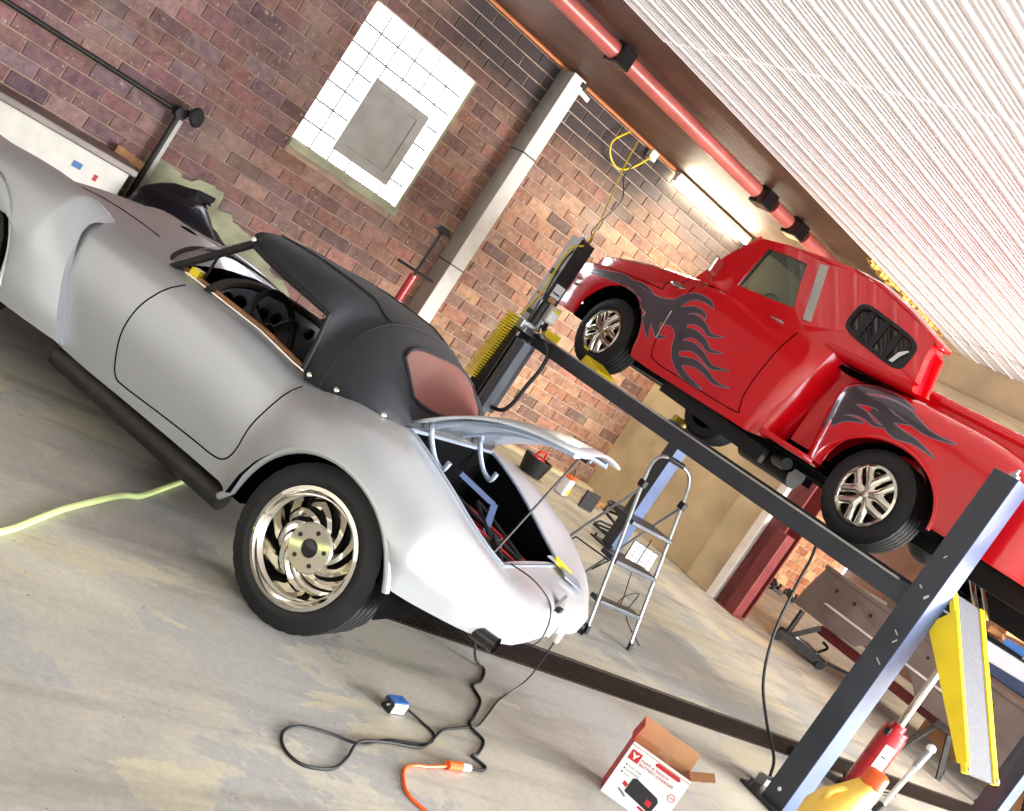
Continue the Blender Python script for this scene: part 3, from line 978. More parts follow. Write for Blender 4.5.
# dash panel with padded top
rows = []
for i in range(17):
    y_ = .54 - 1.08 * i / 16
    ar = 1.28 - .16 * (abs(y_) / .54) ** 2
    top = .835 - .065 * (abs(y_) / .54) ** 2
    rows.append([(ar, y_, top), (ar - .03, y_, top - .02), (ar - .015, y_, top - .10), (ar + .02, y_, top - .19)])
dash = MB().grid(rows).build('dashboard', M['dash'], car)
MB().tube([(r_[0][0] - .01, r_[0][1], r_[0][2]) for r_ in rows], .022, 8).build('dash_pad', M['black'], car)
for y_, r_ in ((.44, .035), (.34, .045), (.2, .045), (.06, .03), (-.02, .03), (-.12, .03), (-.24, .03), (-.34, .03)):
    ar = 1.28 - .16 * (abs(y_) / .54) ** 2 - .034
    g = MB().lathe([(r_, 0), (r_, -.012), (r_ - .008, -.014), (r_ - .01, -.006), (0, -.006)], (ar, y_, .74), (1, 0, .12), 20).build('gauge', M['gloss'], dash)
b = MB()
sc_, R_ = Vector((.93, .30, .735)), .175
ax = Vector((-1, 0, .42)).normalized(); u_ = Vector((0, 1, 0)); v_ = ax.cross(u_)
b.tube([sc_ + (u_ * math.cos(2 * PI * k / 40) + v_ * math.sin(2 * PI * k / 40)) * R_ for k in range(40)], .015, 8, closed=True)
sw = b.build('steering_wheel', M['black'], car)
b = MB()
for k in range(3):
    a_ = PI / 2 + 2 * PI * k / 3
    b.bar(sc_ - ax * .02, sc_ + (u_ * math.cos(a_) + v_ * math.sin(a_)) * R_, .03, .006, ax)
b.build('steering_spokes', M['alu'], sw)
b = MB(); b.tube([sc_ - ax * .03, sc_ - ax * .32], .022, 10); b.lathe([(0, .005), (.04, 0), (.045, -.02)], sc_, ax, 20); b.build('steering_column', M['black'], sw)
MB().box((1.24, .50, .785), (.04, .06, .05), Matrix.Rotation(.3, 3, 'Z')).build('yellow_tape', M['yellow'], dash, smooth=0)
MB().box((1.14, -.50, .74), (.03, .05, .05)).build('yellow_tape', M['yellow'], dash, smooth=0)

# windscreen
WB = [(1.34, .545, .745), (1.44, .44, .785), (1.52, .25, .835), (1.55, 0, .855), (1.52, -.25, .835), (1.44, -.44, .785), (1.34, -.545, .745)]
WT = [(1.035, .54, 1.045), (1.10, .42, 1.075), (1.15, .24, 1.09), (1.165, 0, 1.095), (1.15, -.24, 1.09), (1.10, -.42, 1.075), (1.035, -.54, 1.045)]
wb, wt = cr(WB, 5), cr(WT, 5)
ws = MB().tube([WB[0], WT[0]], .017, 8).build('windscreen_pillar', M['black'], car)
MB().tube([WB[-1], WT[-1]], .017, 8).build('windscreen_pillar', M['black'], car)
MB().tube(wb, .014, 8).build('windscreen_sill', M['black'], car)
MB().tube(wt, .016, 8).build('windscreen_header', M['black'], car)
MB().grid([wb, wt]).build('windscreen_glass', M['glass'], car)
MB().bar((1.22, .47, .77), (1.17, .53, .90), .012, .02).build('pillar_brace', M['black'], car)
mi = MB().box((1.10, -.02, .965), (.03, .20, .065), Matrix.Rotation(.25, 3, 'Y')).build('rear_view_mirror', M['gloss'], car, bevel=.01)
MB().bar((1.11, -.02, .98), (1.15, -.02, 1.08), .01, .01).build('mirror_stem', M['gloss'], mi)

# soft top: rows front to back, each row left edge -> over -> right edge
def top_row(a_top, a_side, zt, zs_, w, zsh, n=14, p=2.6):
    out = []
    for i in range(n + 1):
        t = -1 + 2 * i / n
        ct = math.copysign(abs(math.sin(t * PI / 2)) ** (2 / p), t)
        st_ = abs(math.cos(t * PI / 2)) ** (2 / p)
        z = zs_ + (zt - zs_) * st_
        a = a_side + (a_top - a_side) * st_
        out.append((a, -w * ct * (1 - .07 * st_), z))
    return out


TR = [top_row(1.17, 1.02, 1.105, 1.03, .56, 0), top_row(1.06, .95, 1.118, 1.02, .565, 0), top_row(.90, .82, 1.13, 1.005, .57, 0), top_row(.72, .66, 1.128, .995, .575, 0),
      top_row(.60, .545, 1.122, .985, .58, 0), top_row(.56, .52, 1.118, .88, .59, 0), top_row(.53, .50, 1.114, .765, .60, 0), top_row(.51, .47, 1.11, .735, .605, 0),
      top_row(.46, .40, 1.10, .745, .605, 0), top_row(.40, .28, 1.075, .76, .60, 0), top_row(.33, .18, 1.03, .775, .575, 0), top_row(.25, .12, .96, .785, .53, 0), top_row(.19, .10, .895, .79, .48, 0), top_row(.13, .085, .835, .79, .44, 0), top_row(.115, .08, .80, .785, .42, 0)]
tb = MB().grid(TR)
top = tb.build('soft_top', M['canvas'], car, smooth=1.2, solid=.006)
tbvh = BVHTree.FromPolygons([Vector(v) for v in tb.v], tb.f)


def rearpt(y_, z, off=.006):
    h = tbvh.ray_cast(Vector((-2, y_, z)), Vector((1, 0, 0)))
    p = h[0] if h[0] is not None else Vector((.2, y_, z))
    n = h[1] if h[0] is not None else Vector((-1, 0, 0))
    if n.x > 0: n = -n
    return p + n * off


def rr_pts(y0, y1, z0, z1, r, n=5):
    out = []
    for cx, cz, a0 in ((y1 - r, z1 - r, 0), (y0 + r, z1 - r, 90), (y0 + r, z0 + r, 180), (y1 - r, z0 + r, 270)):
        for k in range(n + 1):
            a = math.radians(a0 + 90 * k / n)
            out.append((cx + r * math.cos(a), cz + r * math.sin(a)))
    return out


rows = []
for i in range(13):
    y_ = .34 - .68 * i / 12
    zt_ = 1.045 - .05 * (abs(y_) / .34) ** 4
    zb_ = .86 + .03 * (abs(y_) / .34) ** 4
    rows.append([rearpt(y_, zb_ + (zt_ - zb_) * k / 6) for k in range(7)])
rw = MB().grid(rows).build('rear_window', M['vinyl'], top, smooth=1.2)
edge = [r_[-1] for r_ in rows] + list(reversed([r_[0] for r_ in rows]))
MB().tube(edge, .008, 6, closed=True).build('window_binding', M['canvas'], top)
b = MB()
for r_ in (TR[4], TR[9], TR[3]):
    pass
MB().tube([Vector(p) + Vector((0, 0, .002)) for p in TR[8]], .004, 6).build('seam', M['black'], top)
MB().tube([Vector(TR[k][5]) + Vector((0, 0, .003)) for k in range(0, 9)], .004, 6).build('seam', M['black'], top)
MB().tube([Vector(TR[k][9]) + Vector((0, 0, .003)) for k in range(0, 9)], .004, 6).build('seam', M['black'], top)
for sg in (0, -1):
    MB().tube([Vector(TR[k][sg]) for k in range(0, 7)], .012, 8).build('side_binding', M['black'], top)
for a_, y_ in ((.46, .605), (.33, .60), (.14, .54)):
    for sg in (1, -1):
        MB().lathe([(0, .006), (.009, .004), (.011, 0)], (a_, y_ * sg + .004 * sg, .765 + (.46 - a_) * .12), (0, sg, .3), 12).build('snap_button', M['chrome'], top)
MB().lathe([(0, .006), (.010, .004), (.012, 0)], (1.04, .565, 1.05), (0, 1, .1), 12).build('snap_button', M['chrome'], top)
# black inner boot of the boot opening
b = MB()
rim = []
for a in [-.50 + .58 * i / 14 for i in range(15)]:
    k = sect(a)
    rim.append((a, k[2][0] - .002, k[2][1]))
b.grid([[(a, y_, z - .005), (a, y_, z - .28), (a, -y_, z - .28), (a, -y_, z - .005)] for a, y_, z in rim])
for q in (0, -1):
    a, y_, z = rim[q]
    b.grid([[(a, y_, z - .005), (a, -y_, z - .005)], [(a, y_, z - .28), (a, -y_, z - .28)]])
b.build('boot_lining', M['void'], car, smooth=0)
lipP = [(a, y_, z + .002) for a, y_, z in rim]
MB().tube(lipP + [(a, -y_, z) for a, y_, z in reversed(lipP)], .008, 6, closed=True).build('boot_seal', M['silver2'], car)
# battery, cables and brackets in the boot
MB().box((-.30, -.08, .47), (.22, .16, .16)).build('battery', M['gloss'], car, smooth=0, bevel=.01)
rr = random.Random(5)
for k, (m_, r_) in enumerate((('printred', .006), ('black', .009), ('alu', .007), ('black', .007), ('printred', .005), ('iron', .01), ('card', .004))):
    P = [(rr.uniform(-.48, 0), rr.uniform(-.25, .3), rr.uniform(.5, .62) + .1 * 0) for _ in range(5)]
    P = [(a, y_, min(z, sect(a)[2][1] - .05)) for a, y_, z in P]
    MB().tube(cr(P, 6), r_, 6).build('cable', M[m_], car)
b = MB(); b.bar((.0, -.05, .70), (-.16, -.16, .66), .03, .02); b.bar((-.16, -.16, .66), (-.25, -.04, .52), .03, .02); b.build('bracket', M['lifts'], car, smooth=0)
b = MB(); b.bar((-.03, .20, .68), (-.12, .22, .60), .03, .03); b.build('red_relay', M['redplastic'], car, smooth=0)
b = MB(); b.box((-.45, .12, .50), (.08, .1, .06)); b.build('red_terminal', M['redplastic'], car, smooth=0)

# boot lid, raised
hinge = Vector((.12, 0, .83)); tip = Vector((-.50, 0, 1.10))
rows = []
for i in range(13):
    u = i / 12
    w = .37 - .10 * u ** 3 if u < .95 else .24
    c = hinge + (tip - hinge) * u
    nrm = Vector((tip.z - hinge.z, 0, -(tip.x - hinge.x))).normalized()
    rows.append([c + nrm * (.085 * math.sin(PI * (.08 + u * .86)) * 1.0 - .03 * t * t) + Vector((0, w * t, 0)) for t in [-1, -.75, -.5, -.25, 0, .25, .5, .75, 1]])
lid = MB().grid(rows).build('boot_lid', M['silver'], car, smooth=1.0, solid=.012)
inner = []
for r_ in rows[1:-1]:
    inner.append([Vector(p) * 1 + Vector((-.02, 0, -.03)) for p in r_[1:-1]])
MB().grid(inner).build('lid_inner_skin', M['silver2'], lid, smooth=.5, solid=.012)
for y_ in (-.28, 0, .28):
    MB().tube([rows[i][4] + Vector((-.02, y_ * (1 - .02 * i), -.045)) for i in range(1, 12)], .014, 8).build('lid_rib', M['silver2'], lid)
for y_ in (.25, -.25):
    MB().tube(cr([(.10, y_, .85), (.06, y_, .79), (.0, y_, .735), (-.05, y_, .72), (-.06, y_, .76)], 5), .012, 8).build('lid_hinge', M['silver2'], lid)
MB().box(tip + Vector((.07, .02, -.04)), (.05, .04, .03)).build('lid_latch', M['black'], lid, smooth=0)
MB().tube([(-.44, .335, .60), (-.43, .06, 1.075)], .005, 6).build('prop_rod', M['iron'], car)
# tail details
b = MB().tube(cr([(-.50, .27, .60), (-.60, .25, .60), (-.68, .19, .56), (-.73, .21, .50), (-.742, .24, .42), (-.68, .26, .36)], 6), .003, 5)
b.build('hanging_wire', M['black'], car)
MB().prism([(.03, .42), (.14, .53), (.02, .60), (-.02, .46)], lambda y_, z, t_: (-.72 + t_ + (z - .42) * .22, y_ - .02, z - .02), 0, .012).build('plate_bracket', M['alu'], car, smooth=0)
MB().bar((-.722, .0, .57), (-.742, .15, .44), .008, .008).build('bracket_edge', M['white'], car, smooth=0)
MB().box((-.742, -.01, .45), (.012, .03, .09)).build('paper_tag', M['paper'], car, smooth=0)
MB().box((-.715, .13, .545), (.02, .04, .018)).build('lamp_socket', M['black'], car, smooth=0)
MB().box((-.525, -.30, .602), (.10, .07, .008), Matrix.Rotation(-.3, 3, 'Y') @ Matrix.Rotation(.5, 3, 'Z')).build('yellow_tape', M['yellow'], car, smooth=0)
MB().box((-.585, -.28, .588), (.11, .08, .006), Matrix.Rotation(-.3, 3, 'Y') @ Matrix.Rotation(.8, 3, 'Z')).build('blue_tape', M['silver2'], car, smooth=0)
MB().box((-.48, -.27, .61), (.05, .05, .006)).build('paper_tag', M['paper'], car, smooth=0)
# bonnet: scoop-less with shut line and a small dark vent
P = [(a, .30 + .04 * math.sin(a * 2), 0) for a in (1.6, 1.75, 1.9, 2.05, 2.2, 2.35, 2.5)]
for sg in (1, -1):
    MB().tube([(p[0], sg * (.40 - .02 * i), top_z(p[0], sg * (.40 - .02 * i)) + .001) for i, p in enumerate(P)], .003, 6).build('bonnet_gap', M['void'], car)
MB().sphere((1.78, .05, top_z(1.78, .05) - .012), (.07, .035, .02), 16, 8).build('bonnet_vent', M['void'], car)
MB().lathe([(0, .0), (.13, 0), (.16, -.03)], (2.93, 0, .40), (1, 0, 0), 24).build('grille_mouth', M['gloss'], car)
for sg in (1, -1):
    MB().lathe([(0, .03), (.05, .025), (.075, .0), (.08, -.03)], (2.80, sg * .5, .58), (1, 0, .2), 20).build('headlamp', M['chrome'], car)


# ------------------------------------------------------------------ red pickup on the lift (local x forward, y left, z up)
RT = 1.325                                             # runway top
tr = thing('pickup_truck', 'red stepside pickup with graphite flames raised on the lift', 'truck', (6.25, 3.38, RT), PI / 2)
T2 = [(.825, 1.0, .30, .99, .50, .98, .60, .96, .64, .6, .63, .30),
      (.835, 1.02, .50, .99, .68, .98, .76, .96, .79, .6, .77, .27),
      (.87, 1.02, .62, 1.0, .75, .985, .83, .96, .855, .6, .84, .25),
      (.98, 1.03, .70, 1.0, .81, .99, .87, .96, .90, .6, .885, .235),
      (1.5, 1.04, .72, 1.01, .82, 1.0, .872, .96, .90, .6, .89, .235),
      (2.0, 1.05, .74, 1.03, .83, .985, .872, .93, .90, .6, .89, .235),
      (2.2, 1.05, .72, 1.01, .79, .94, .872, .88, .90, .6, .89, .24),
      (2.4, 1.045, .70, .995, .765, .88, .87, .84, .90, .6, .89, .26),
      (2.6, 1.035, .69, .98, .76, .83, .87, .80, .90, .60, .89, .30),
      (2.9, 1.00, .68, .945, .75, .79, .87, .76, .90, .61, .89, .30),
      (3.2, .95, .68, .89, .74, .755, .865, .725, .895, .58, .885, .29),
      (3.42, .89, .66, .84, .71, .72, .84, .69, .87, .52, .86, .29),
      (3.50, .85, .60, .80, .66, .68, .78, .65, .81, .50, .80, .31)]
FWX, FWR = 2.71, .405


def tsect(a):
    zt, hb, hz, fb, fz, cb, cz, wb, wz, bb, zb = lerp_table(T2, a)
    k = [(0, zt), (hb * .6, zt - .008), (hb, hz), ((hb + fb) / 2 + .012, (hz + fz) / 2 + .01), (fb, fz), ((fb + cb) / 2, (fz + cz) / 2 + .004), (cb, cz), (wb, wz), ((wb + bb) / 2 + .002, (wz + zb) / 2), (bb, zb)]
    if abs(a - FWX) < FWR:
        zl = .27 + math.sqrt(FWR ** 2 - (a - FWX) ** 2)
        k[9] = (bb, max(zb, zl)); k[8] = (k[8][0], max(k[8][1], zl + .006)); k[7] = (wb, max(wz, zl + .012))
    return k


def trow(a):
    half = []
    ks = tsect(a)
    half = cr([(p[0], p[1], 0) for p in ks], 2)
    sk = (.08 * (1.0 - min(1, a)) if a < 1 else 0)
    L_ = [(a - (p.y - .6) * .14 * max(0, 1 - (a - .93) / .3), p.x, p.y) for p in half]
    return list(reversed(L_)) + [(p[0], -p[1], p[2]) for p in L_][1:]


ts = []
for i in range(len(T2) - 1):
    n = max(1, int(round((T2[i + 1][0] - T2[i][0]) / .04)))
    ts += [T2[i][0] + (T2[i + 1][0] - T2[i][0]) * j / n for j in range(n)]
ts += [T2[-1][0], FWX - FWR + .002, FWX + FWR - .002]
ts = sorted(set(round(a, 4) for a in ts))
b = MB().grid([trow(a) for a in ts], skip=lambda i, j: 1.14 < (ts[i] + ts[i + 1]) / 2 < 2.16 and abs(j + .5 - 18) < 6)
tb_ = b.build('cab_body', M['red'], tr, smooth=.55)
bvt = BVHTree.FromPolygons([Vector(v) for v in b.v], b.f)
# nose closing panel with grille
b = MB(); r_ = trow(3.50); c_ = [(3.505, p[1] * .5, .55) for p in r_]; b.grid([r_, c_]); b.build('nose_panel', M['red'], tr, smooth=0)
b = MB(); b.box((3.50, 0, .56), (.04, 1.3, .26)); g = b.build('grille', M['gloss'], tr, smooth=0)
for k in range(4): MB().box((3.53, 0, .47 + .06 * k), (.02, 1.28, .014)).build('grille_bar', M['chrome'], g, smooth=0)
for sg in (1, -1):
    MB().lathe([(0, .03), (.06, .025), (.085, .005), (.09, -.02)], (3.50, sg * .62, .60), (1, 0, 0), 20).build('headlamp', M['chrome'], tr)
MB().prism([(-.80, .30), (.80, .30), (.80, .42), (-.80, .42)], lambda y_, z, t_: (t_ - .02 * abs(y_), y_, z), 3.54, 3.60).build('front_bumper', M['red'], tr, smooth=0, bevel=.02)


def bs(z): return .868 - max(0, z - 1.0) * .34          # tumblehome of the cab sides


def panel(poly, off, name, m, parent, sg, inner=None, th=.03):
    f = lambda a, z, t: (a, sg * (bs(z) - t), z)
    b = MB()
    if inner: b.ring(poly, inner, f, -off, th)
    else: b.prism(poly, f, -off, th)
    return b.build(name, m, parent, smooth=0)


CO = [(1.38, 1.48), (1.16, 1.50), (.92, 1.475), (.6, 1.385), (.29, 1.28), (.265, 1.17), (.18, .985), (.45, .97), (.75, .97), (1.10, .97), (1.19, 1.15), (1.29, 1.32)]
QC = [(.315, 1.005), (.865, 1.11), (.905, 1.335), (.355, 1.225)]


def quad_map(u, v, g=0.0):
    u, v = -g + u * (1 + 2 * g), -g * 2 + v * (1 + 4 * g)
    return tuple((1 - u) * (1 - v) * QC[0][i] + u * (1 - v) * QC[1][i] + u * v * QC[2][i] + (1 - u) * v * QC[3][i] for i in (0, 1))


def sq_pts():
    return [(max(0, min(1, x)), max(0, min(1, y))) for x, y in [(.5 + .5 * math.copysign(abs(math.cos(t)) ** .45, math.cos(t)), .5 + .5 * math.copysign(abs(math.sin(t)) ** .45, math.sin(t))) for t in [2 * PI * (q + .5) / 36 for q in range(36)]]]


def ray_poly(c, p, poly):
    dx, dy = p[0] - c[0], p[1] - c[1]
    best = None
    for i in range(len(poly)):
        x1, y1 = poly[i]; x2, y2 = poly[(i + 1) % len(poly)]
        ex, ey = x2 - x1, y2 - y1
        den = dx * ey - dy * ex
        if abs(den) < 1e-9: continue
        t = ((x1 - c[0]) * ey - (y1 - c[1]) * ex) / den
        u = ((x1 - c[0]) * dy - (y1 - c[1]) * dx) / den
        if t > 0 and -1e-6 <= u <= 1 + 1e-6 and (best is None or t < best): best = t
    return (c[0] + dx * best, c[1] + dy * best)


CI = [quad_map(u, v) for u, v in sq_pts()]
CO = [ray_poly((.61, 1.17), p, CO) for p in CI]
DO = [(2.03, 1.46), (1.7, 1.49), (1.38, 1.48), (1.29, 1.32), (1.08, .97), (1.5, .98), (2.19, .98), (2.13, 1.24)]
DI = [(1.89, 1.41), (1.7, 1.425), (1.50, 1.42), (1.40, 1.25), (1.28, 1.09), (1.5, 1.075), (1.82, 1.065), (1.86, 1.24)]
for sg in (1, -1):
    if sg < 0:
        panel([(1.38, 1.48), (1.12, 1.49), (1.10, .97), (1.19, 1.15)], 0, 'canopy_side', M['red'], tr, sg); panel(DO, 0, 'door_frame', M['red'], tr, sg, DI)
        panel(DI, -.012, 'side_glass', M['sideglass'], tr, sg, th=.018)
        continue
    panel(CO, 0, 'canopy_side', M['red'], tr, sg, CI, th=.06)
    panel(DO, 0, 'door_frame', M['red'], tr, sg, DI)
    MB().grid([[(a, .868, .985), (a, .862, .955), (a, .80, .93), (a, .66, .925)] for a in (.18, .3, .5, .7, .88)]).build('canopy_skirt', M['red'], tr, smooth=1)
    q = panel([(x * .999, z) for x, z in CI], -.012, 'quarter_window', M['darkglass'], tr, sg, th=.018)
    panel([quad_map(u, v, .02) for u, v in sq_pts()], .005, 'window_rubber', M['black'], q, sg, [quad_map(u, v, -.035) for u, v in sq_pts()], .012)
    for u_ in (.26, .50, .74):
        panel([quad_map(u_, .04), quad_map(u_ + .085, .04), quad_map(u_ + .085, .96), quad_map(u_, .96)], -.004, 'louvre', M['black'], q, sg, th=.010)
    panel([(.405, 1.045), (.43, 1.045), (.42, 1.12), (.385, 1.15), (.37, 1.15), (.395, 1.1)], .002, 'white_decal', M['paper'], q, sg, th=.006)
    panel(DI, -.012, 'side_glass', M['sideglass'], tr, sg, th=.018)
    panel([(1.415, 1.455), (1.345, 1.465), (1.085, 1.05), (1.15, 1.045)], .006, 'pillar_trim', M['greysteel'], tr, sg, th=.0)
    panel([(1.785, 1.07), (1.80, 1.07), (1.855, 1.415), (1.84, 1.415)], .004, 'vent_bar', M['black'], tr, sg, th=.0)
# roof
RR_ = [(2.06, 1.465, 1.435, .66), (2.0, 1.515, 1.475, .69), (1.75, 1.555, 1.50, .70), (1.45, 1.58, 1.515, .70), (1.15, 1.59, 1.52, .70), (.92, 1.565, 1.495, .705), (.6, 1.475, 1.405, .735), (.36, 1.375, 1.315, .76), (.23, 1.315, 1.265, .775)]
rows, rows2 = [], []
for a, zc, ze, w in RR_:
    r_ = [(a, w * t, ze + (zc - ze) * (1 - abs(t) ** 3.0)) for t in [-1.0, -.96, -.85, -.6, -.3, 0, .3, .6, .85, .96, 1.0]]
    if a > 1.1: rows.append(r_)
    if a < 1.2: rows2.append([r_[8], r_[9], r_[10]])
MB().grid(rows2).build('roof_shoulder', M['red'], tr, smooth=.9, solid=.03)
MB().grid(rows).build('roof', M['red'], tr, smooth=.9, solid=.035)
# cab back wall, behind the pillar
f = lambda y_, z, t: (1.13 + t + (z - 1.0) * .1, y_, z)
MB().ring([(-.70, 1.5), (.70, 1.5), (.86, .97), (-.86, .97)], [(-.5, 1.40), (.5, 1.40), (.56, 1.1), (-.56, 1.1)], f, 0, .03).build('cab_back', M['red'], tr, smooth=0)
MB().prism([(-.5, 1.40), (.5, 1.40), (.56, 1.1), (-.56, 1.1)], f, .01, .02).build('back_glass', M['darkglass'], tr, smooth=0)
# windscreen
wb = cr([(2.17, .80, 1.03), (2.24, .68, 1.045), (2.30, .4, 1.06), (2.33, 0, 1.065), (2.30, -.4, 1.06), (2.24, -.68, 1.045), (2.17, -.80, 1.03)], 4)
wt = cr([(2.01, .68, 1.46), (2.04, .6, 1.475), (2.08, .35, 1.49), (2.10, 0, 1.495), (2.08, -.35, 1.49), (2.04, -.6, 1.475), (2.01, -.68, 1.46)], 4)
MB().grid([wb, wt]).build('windscreen', M['sideglass'], tr)
MB().tube(wb, .014, 6).build('screen_rubber', M['chrome'], tr); MB().tube(wt, .02, 6).build('screen_header', M['red'], tr)
for sg in (1, -1):
    MB().bar((2.165, sg * .80, 1.0), (2.015, sg * .685, 1.47), .05, .06).build('front_pillar', M['red'], tr, smooth=0, bevel=.01)
    m_ = MB().box((2.02, sg * .93, 1.10), (.03, .10, .13)).build('door_mirror', M['chrome'], tr, smooth=0, bevel=.02)
    MB().tube([(2.05, sg * .86, 1.0), (2.03, sg * .93, 1.06)], .006, 6).build('mirror_arm', M['chrome'], m_)
b = MB(); b.box((1.6, 0, .62), (1.2, 1.6, .04)); b.box((1.25, 0, .8), (.15, 1.4, .4)); b.box((1.55, 0, .72), (.5, 1.4, .14)); b.box((2.1, 0, .92), (.16, 1.5, .14)); b.box((.6, 0, .9), (.8, 1.5, .03))
b.build('cab_interior', M['void'], tr, smooth=0)
MB().tube([(1.82 + .06 * math.sin(2 * PI * k / 24), .38 + .19 * math.cos(2 * PI * k / 24), 1.02 + .17 * math.sin(2 * PI * k / 24)) for k in range(24)], .012, 6, closed=True).build('steering_wheel', M['black'], tr)
MB().box((1.9, 0, 1.36), (.03, .26, .07)).build('rear_view_mirror', M['black'], tr, smooth=0, bevel=.01)


def tside(a, z, bv=bvt):
    h = bv.ray_cast(Vector((a, 3, z)), Vector((0, -1, 0)))
    return h[0].y if h[0] is not None else .88


def tline(pts, r, name, m, parent, n=8):
    P = [(p.x, p.y) for p in cr([(a, z, 0) for a, z in pts], n)]
    P = [(a, z, tside(a, z)) for a, z in P]
    for sg in (1, -1):
        MB().tube([(a, sg * y_, z) for a, z, y_ in P], r, 6).build(name, m, parent)


tline([(2.14, .95), (2.155, .8), (2.15, .6), (2.14, .45), (2.09, .33), (1.98, .30)], .004, 'door_gap', M['void'], tr)
tline([(1.11, .95), (1.15, .8), (1.165, .6), (1.165, .42), (1.14, .34), (1.2, .30), (1.98, .30)], .004, 'door_gap', M['void'], tr)
tline([(2.36, .965), (2.42, .87), (2.40, .79)], .004, 'bonnet_gap', M['void'], tr)
tline([(2.40, .79), (2.7, .775), (3.1, .745), (3.40, .70)], .004, 'fender_gap', M['void'], tr)
for sg in (1, -1):
    yy = tside(1.3, .955)
    MB().tube([(1.36, sg * (yy + .004), .965), (1.34, sg * (yy + .03), .965), (1.22, sg * (yy + .032), .955)], .009, 8).build('door_handle', M['chrome'], tr)
    for (a, z) in ((3.27, .56), (3.25, .505)):
        MB().box((a, sg * (tside(a, z) + .004), z), (.07, .006, .02), Matrix.Rotation(.1, 3, 'Y')).build('chrome_badge', M['chrome'], tr, smooth=0)
    yy = tside(2.29, .87)
    MB().sphere((2.29, sg * (yy + .002), .87), (.10, .012, .022), 14, 6).build('bonnet_emblem', M['chrome'], tr)
    MB().bar((2.17, sg * (tside(2.17, .67) + .003), .68), (2.145, sg * (tside(2.15, .46) + .003), .45), .006, .008, (0, 1, 0)).build('white_stripe', M['paper'], tr, smooth=0)


# flames: ribbons laid on the side skin
def flame(pts, ws_, name, m, parent, off, bv=bvt, n=7):
    P = cr([(a, z, 0) for a, z in pts], n)
    Wd = cr([(w, 0, 0) for w in ws_], n)
    mb = MB()
    rows = []
    for i, p in enumerate(P):
        t = (P[min(i + 1, len(P) - 1)] - P[max(i - 1, 0)]).normalized()
        nn = Vector((-t.y, t.x, 0)); w = max(.0006, Wd[i].x) / 2
        row = []
        for k in (-1, -.5, 0, .5, 1):
            a, z = p.x + nn.x * w * k, p.y + nn.y * w * k
            row.append((a, tside(a, z, bv) + off, z))
        rows.append(row)
    mb.grid([[(x, SG * y_, z) for x, y_, z in r__] for r__ in rows])
    return mb


SG = 1


def flames(L, parent, bv, tagn='flame'):
    global SG
    for SG in (1, -1): flames_side(L, parent, bv)


def flames_side(L, parent, bv):
    A, B_ = MB(), MB()
    for pts, ws_ in L:
        m1 = flame(pts, ws_, '', None, None, .0034, bv); A.add(m1.v, m1.f)
        m2 = flame(pts, [w + .012 for w in ws_], '', None, None, .0022, bv); B_.add(m2.v, m2.f)
    A.build('flame_paint', M['flame'], parent, smooth=0.8)
    tag(B_.build('flame_pinstripe', M['flameline'], parent, smooth=.8), 'thin pale outline of the flames')


flames([
    ([(3.20, .655), (3.02, .69), (2.78, .70), (2.56, .69), (2.36, .665), (2.2, .68)], [.03, .06, .05, .07, .12, .16]),
    ([(3.0, .70), (2.88, .735), (2.74, .735), (2.66, .72)], [.05, .03, .018, .0]),
    ([(2.76, .70), (2.64, .74), (2.50, .735), (2.44, .72)], [.05, .03, .018, .0]),
    ([(2.50, .62), (2.35, .63), (2.2, .655), (2.05, .64), (1.96, .56), (1.92, .46), (1.84, .38), (1.70, .325), (1.5, .31)], [.05, .11, .17, .13, .09, .07, .05, .04, .0]),
    ([(2.40, .62), (2.32, .53), (2.26, .46), (2.20, .42)], [.14, .08, .03, .0]),
    ([(2.28, .60), (2.20, .52), (2.14, .47), (2.06, .50)], [.12, .06, .03, .0]),
    ([(2.18, .72), (2.14, .80), (2.06, .855), (1.92, .86), (1.84, .83)], [.12, .08, .05, .03, .0]),
    ([(2.10, .70), (2.0, .76), (1.90, .77), (1.84, .74)], [.08, .05, .025, .0]),
    ([(2.04, .64), (1.94, .70), (1.82, .695), (1.72, .66), (1.60, .69)], [.12, .07, .04, .025, .0]),
    ([(1.97, .56), (1.86, .61), (1.74, .60), (1.64, .565), (1.52, .59)], [.10, .06, .04, .025, .0]),
    ([(1.92, .48), (1.80, .525), (1.66, .51), (1.54, .475), (1.38, .51)], [.09, .06, .04, .025, .0]),
    ([(1.84, .39), (1.70, .435), (1.56, .425), (1.44, .395), (1.30, .41)], [.07, .05, .035, .02, .0]),
], tr, bvt)

# stepside bed
b = MB()
for sg in (1, -1):
    b.box((-.20, sg * .655, .66), (2.06, .03, .62))
b.box((-.20, 0, .42), (2.06, 1.3, .03)); b.box((.82, 0, .66), (.03, 1.3, .62))
b.build('bed_box', M['red'], tr, smooth=0)
for sg in (1, -1):
    MB().tube([(.16, sg * .675, 1.0), (-1.25, sg * .675, .985)], .032, 10).build('bed_rail', M['red'], tr)
    MB().bar((.55, sg * .672, .36), (.55, sg * .672, .96), .03, .03).build('stake_pocket', M['red'], tr, smooth=0)
b = MB(); b.box((-1.25, 0, .68), (.04, 1.28, .58)); b.build('tailgate', M['red'], tr, smooth=0, bevel=.01)
for sg in (1, -1):
    st_p = [(.95, .66), (.95, .84), (.90, .90), (.50, .90), (.46, .86), (.46, .66)]
    b = MB().prism(st_p, lambda a, y_, t: (a, sg * y_, t), .27, .31)
    b.build('bed_step', M['red'], tr, smooth=0, bevel=.012)
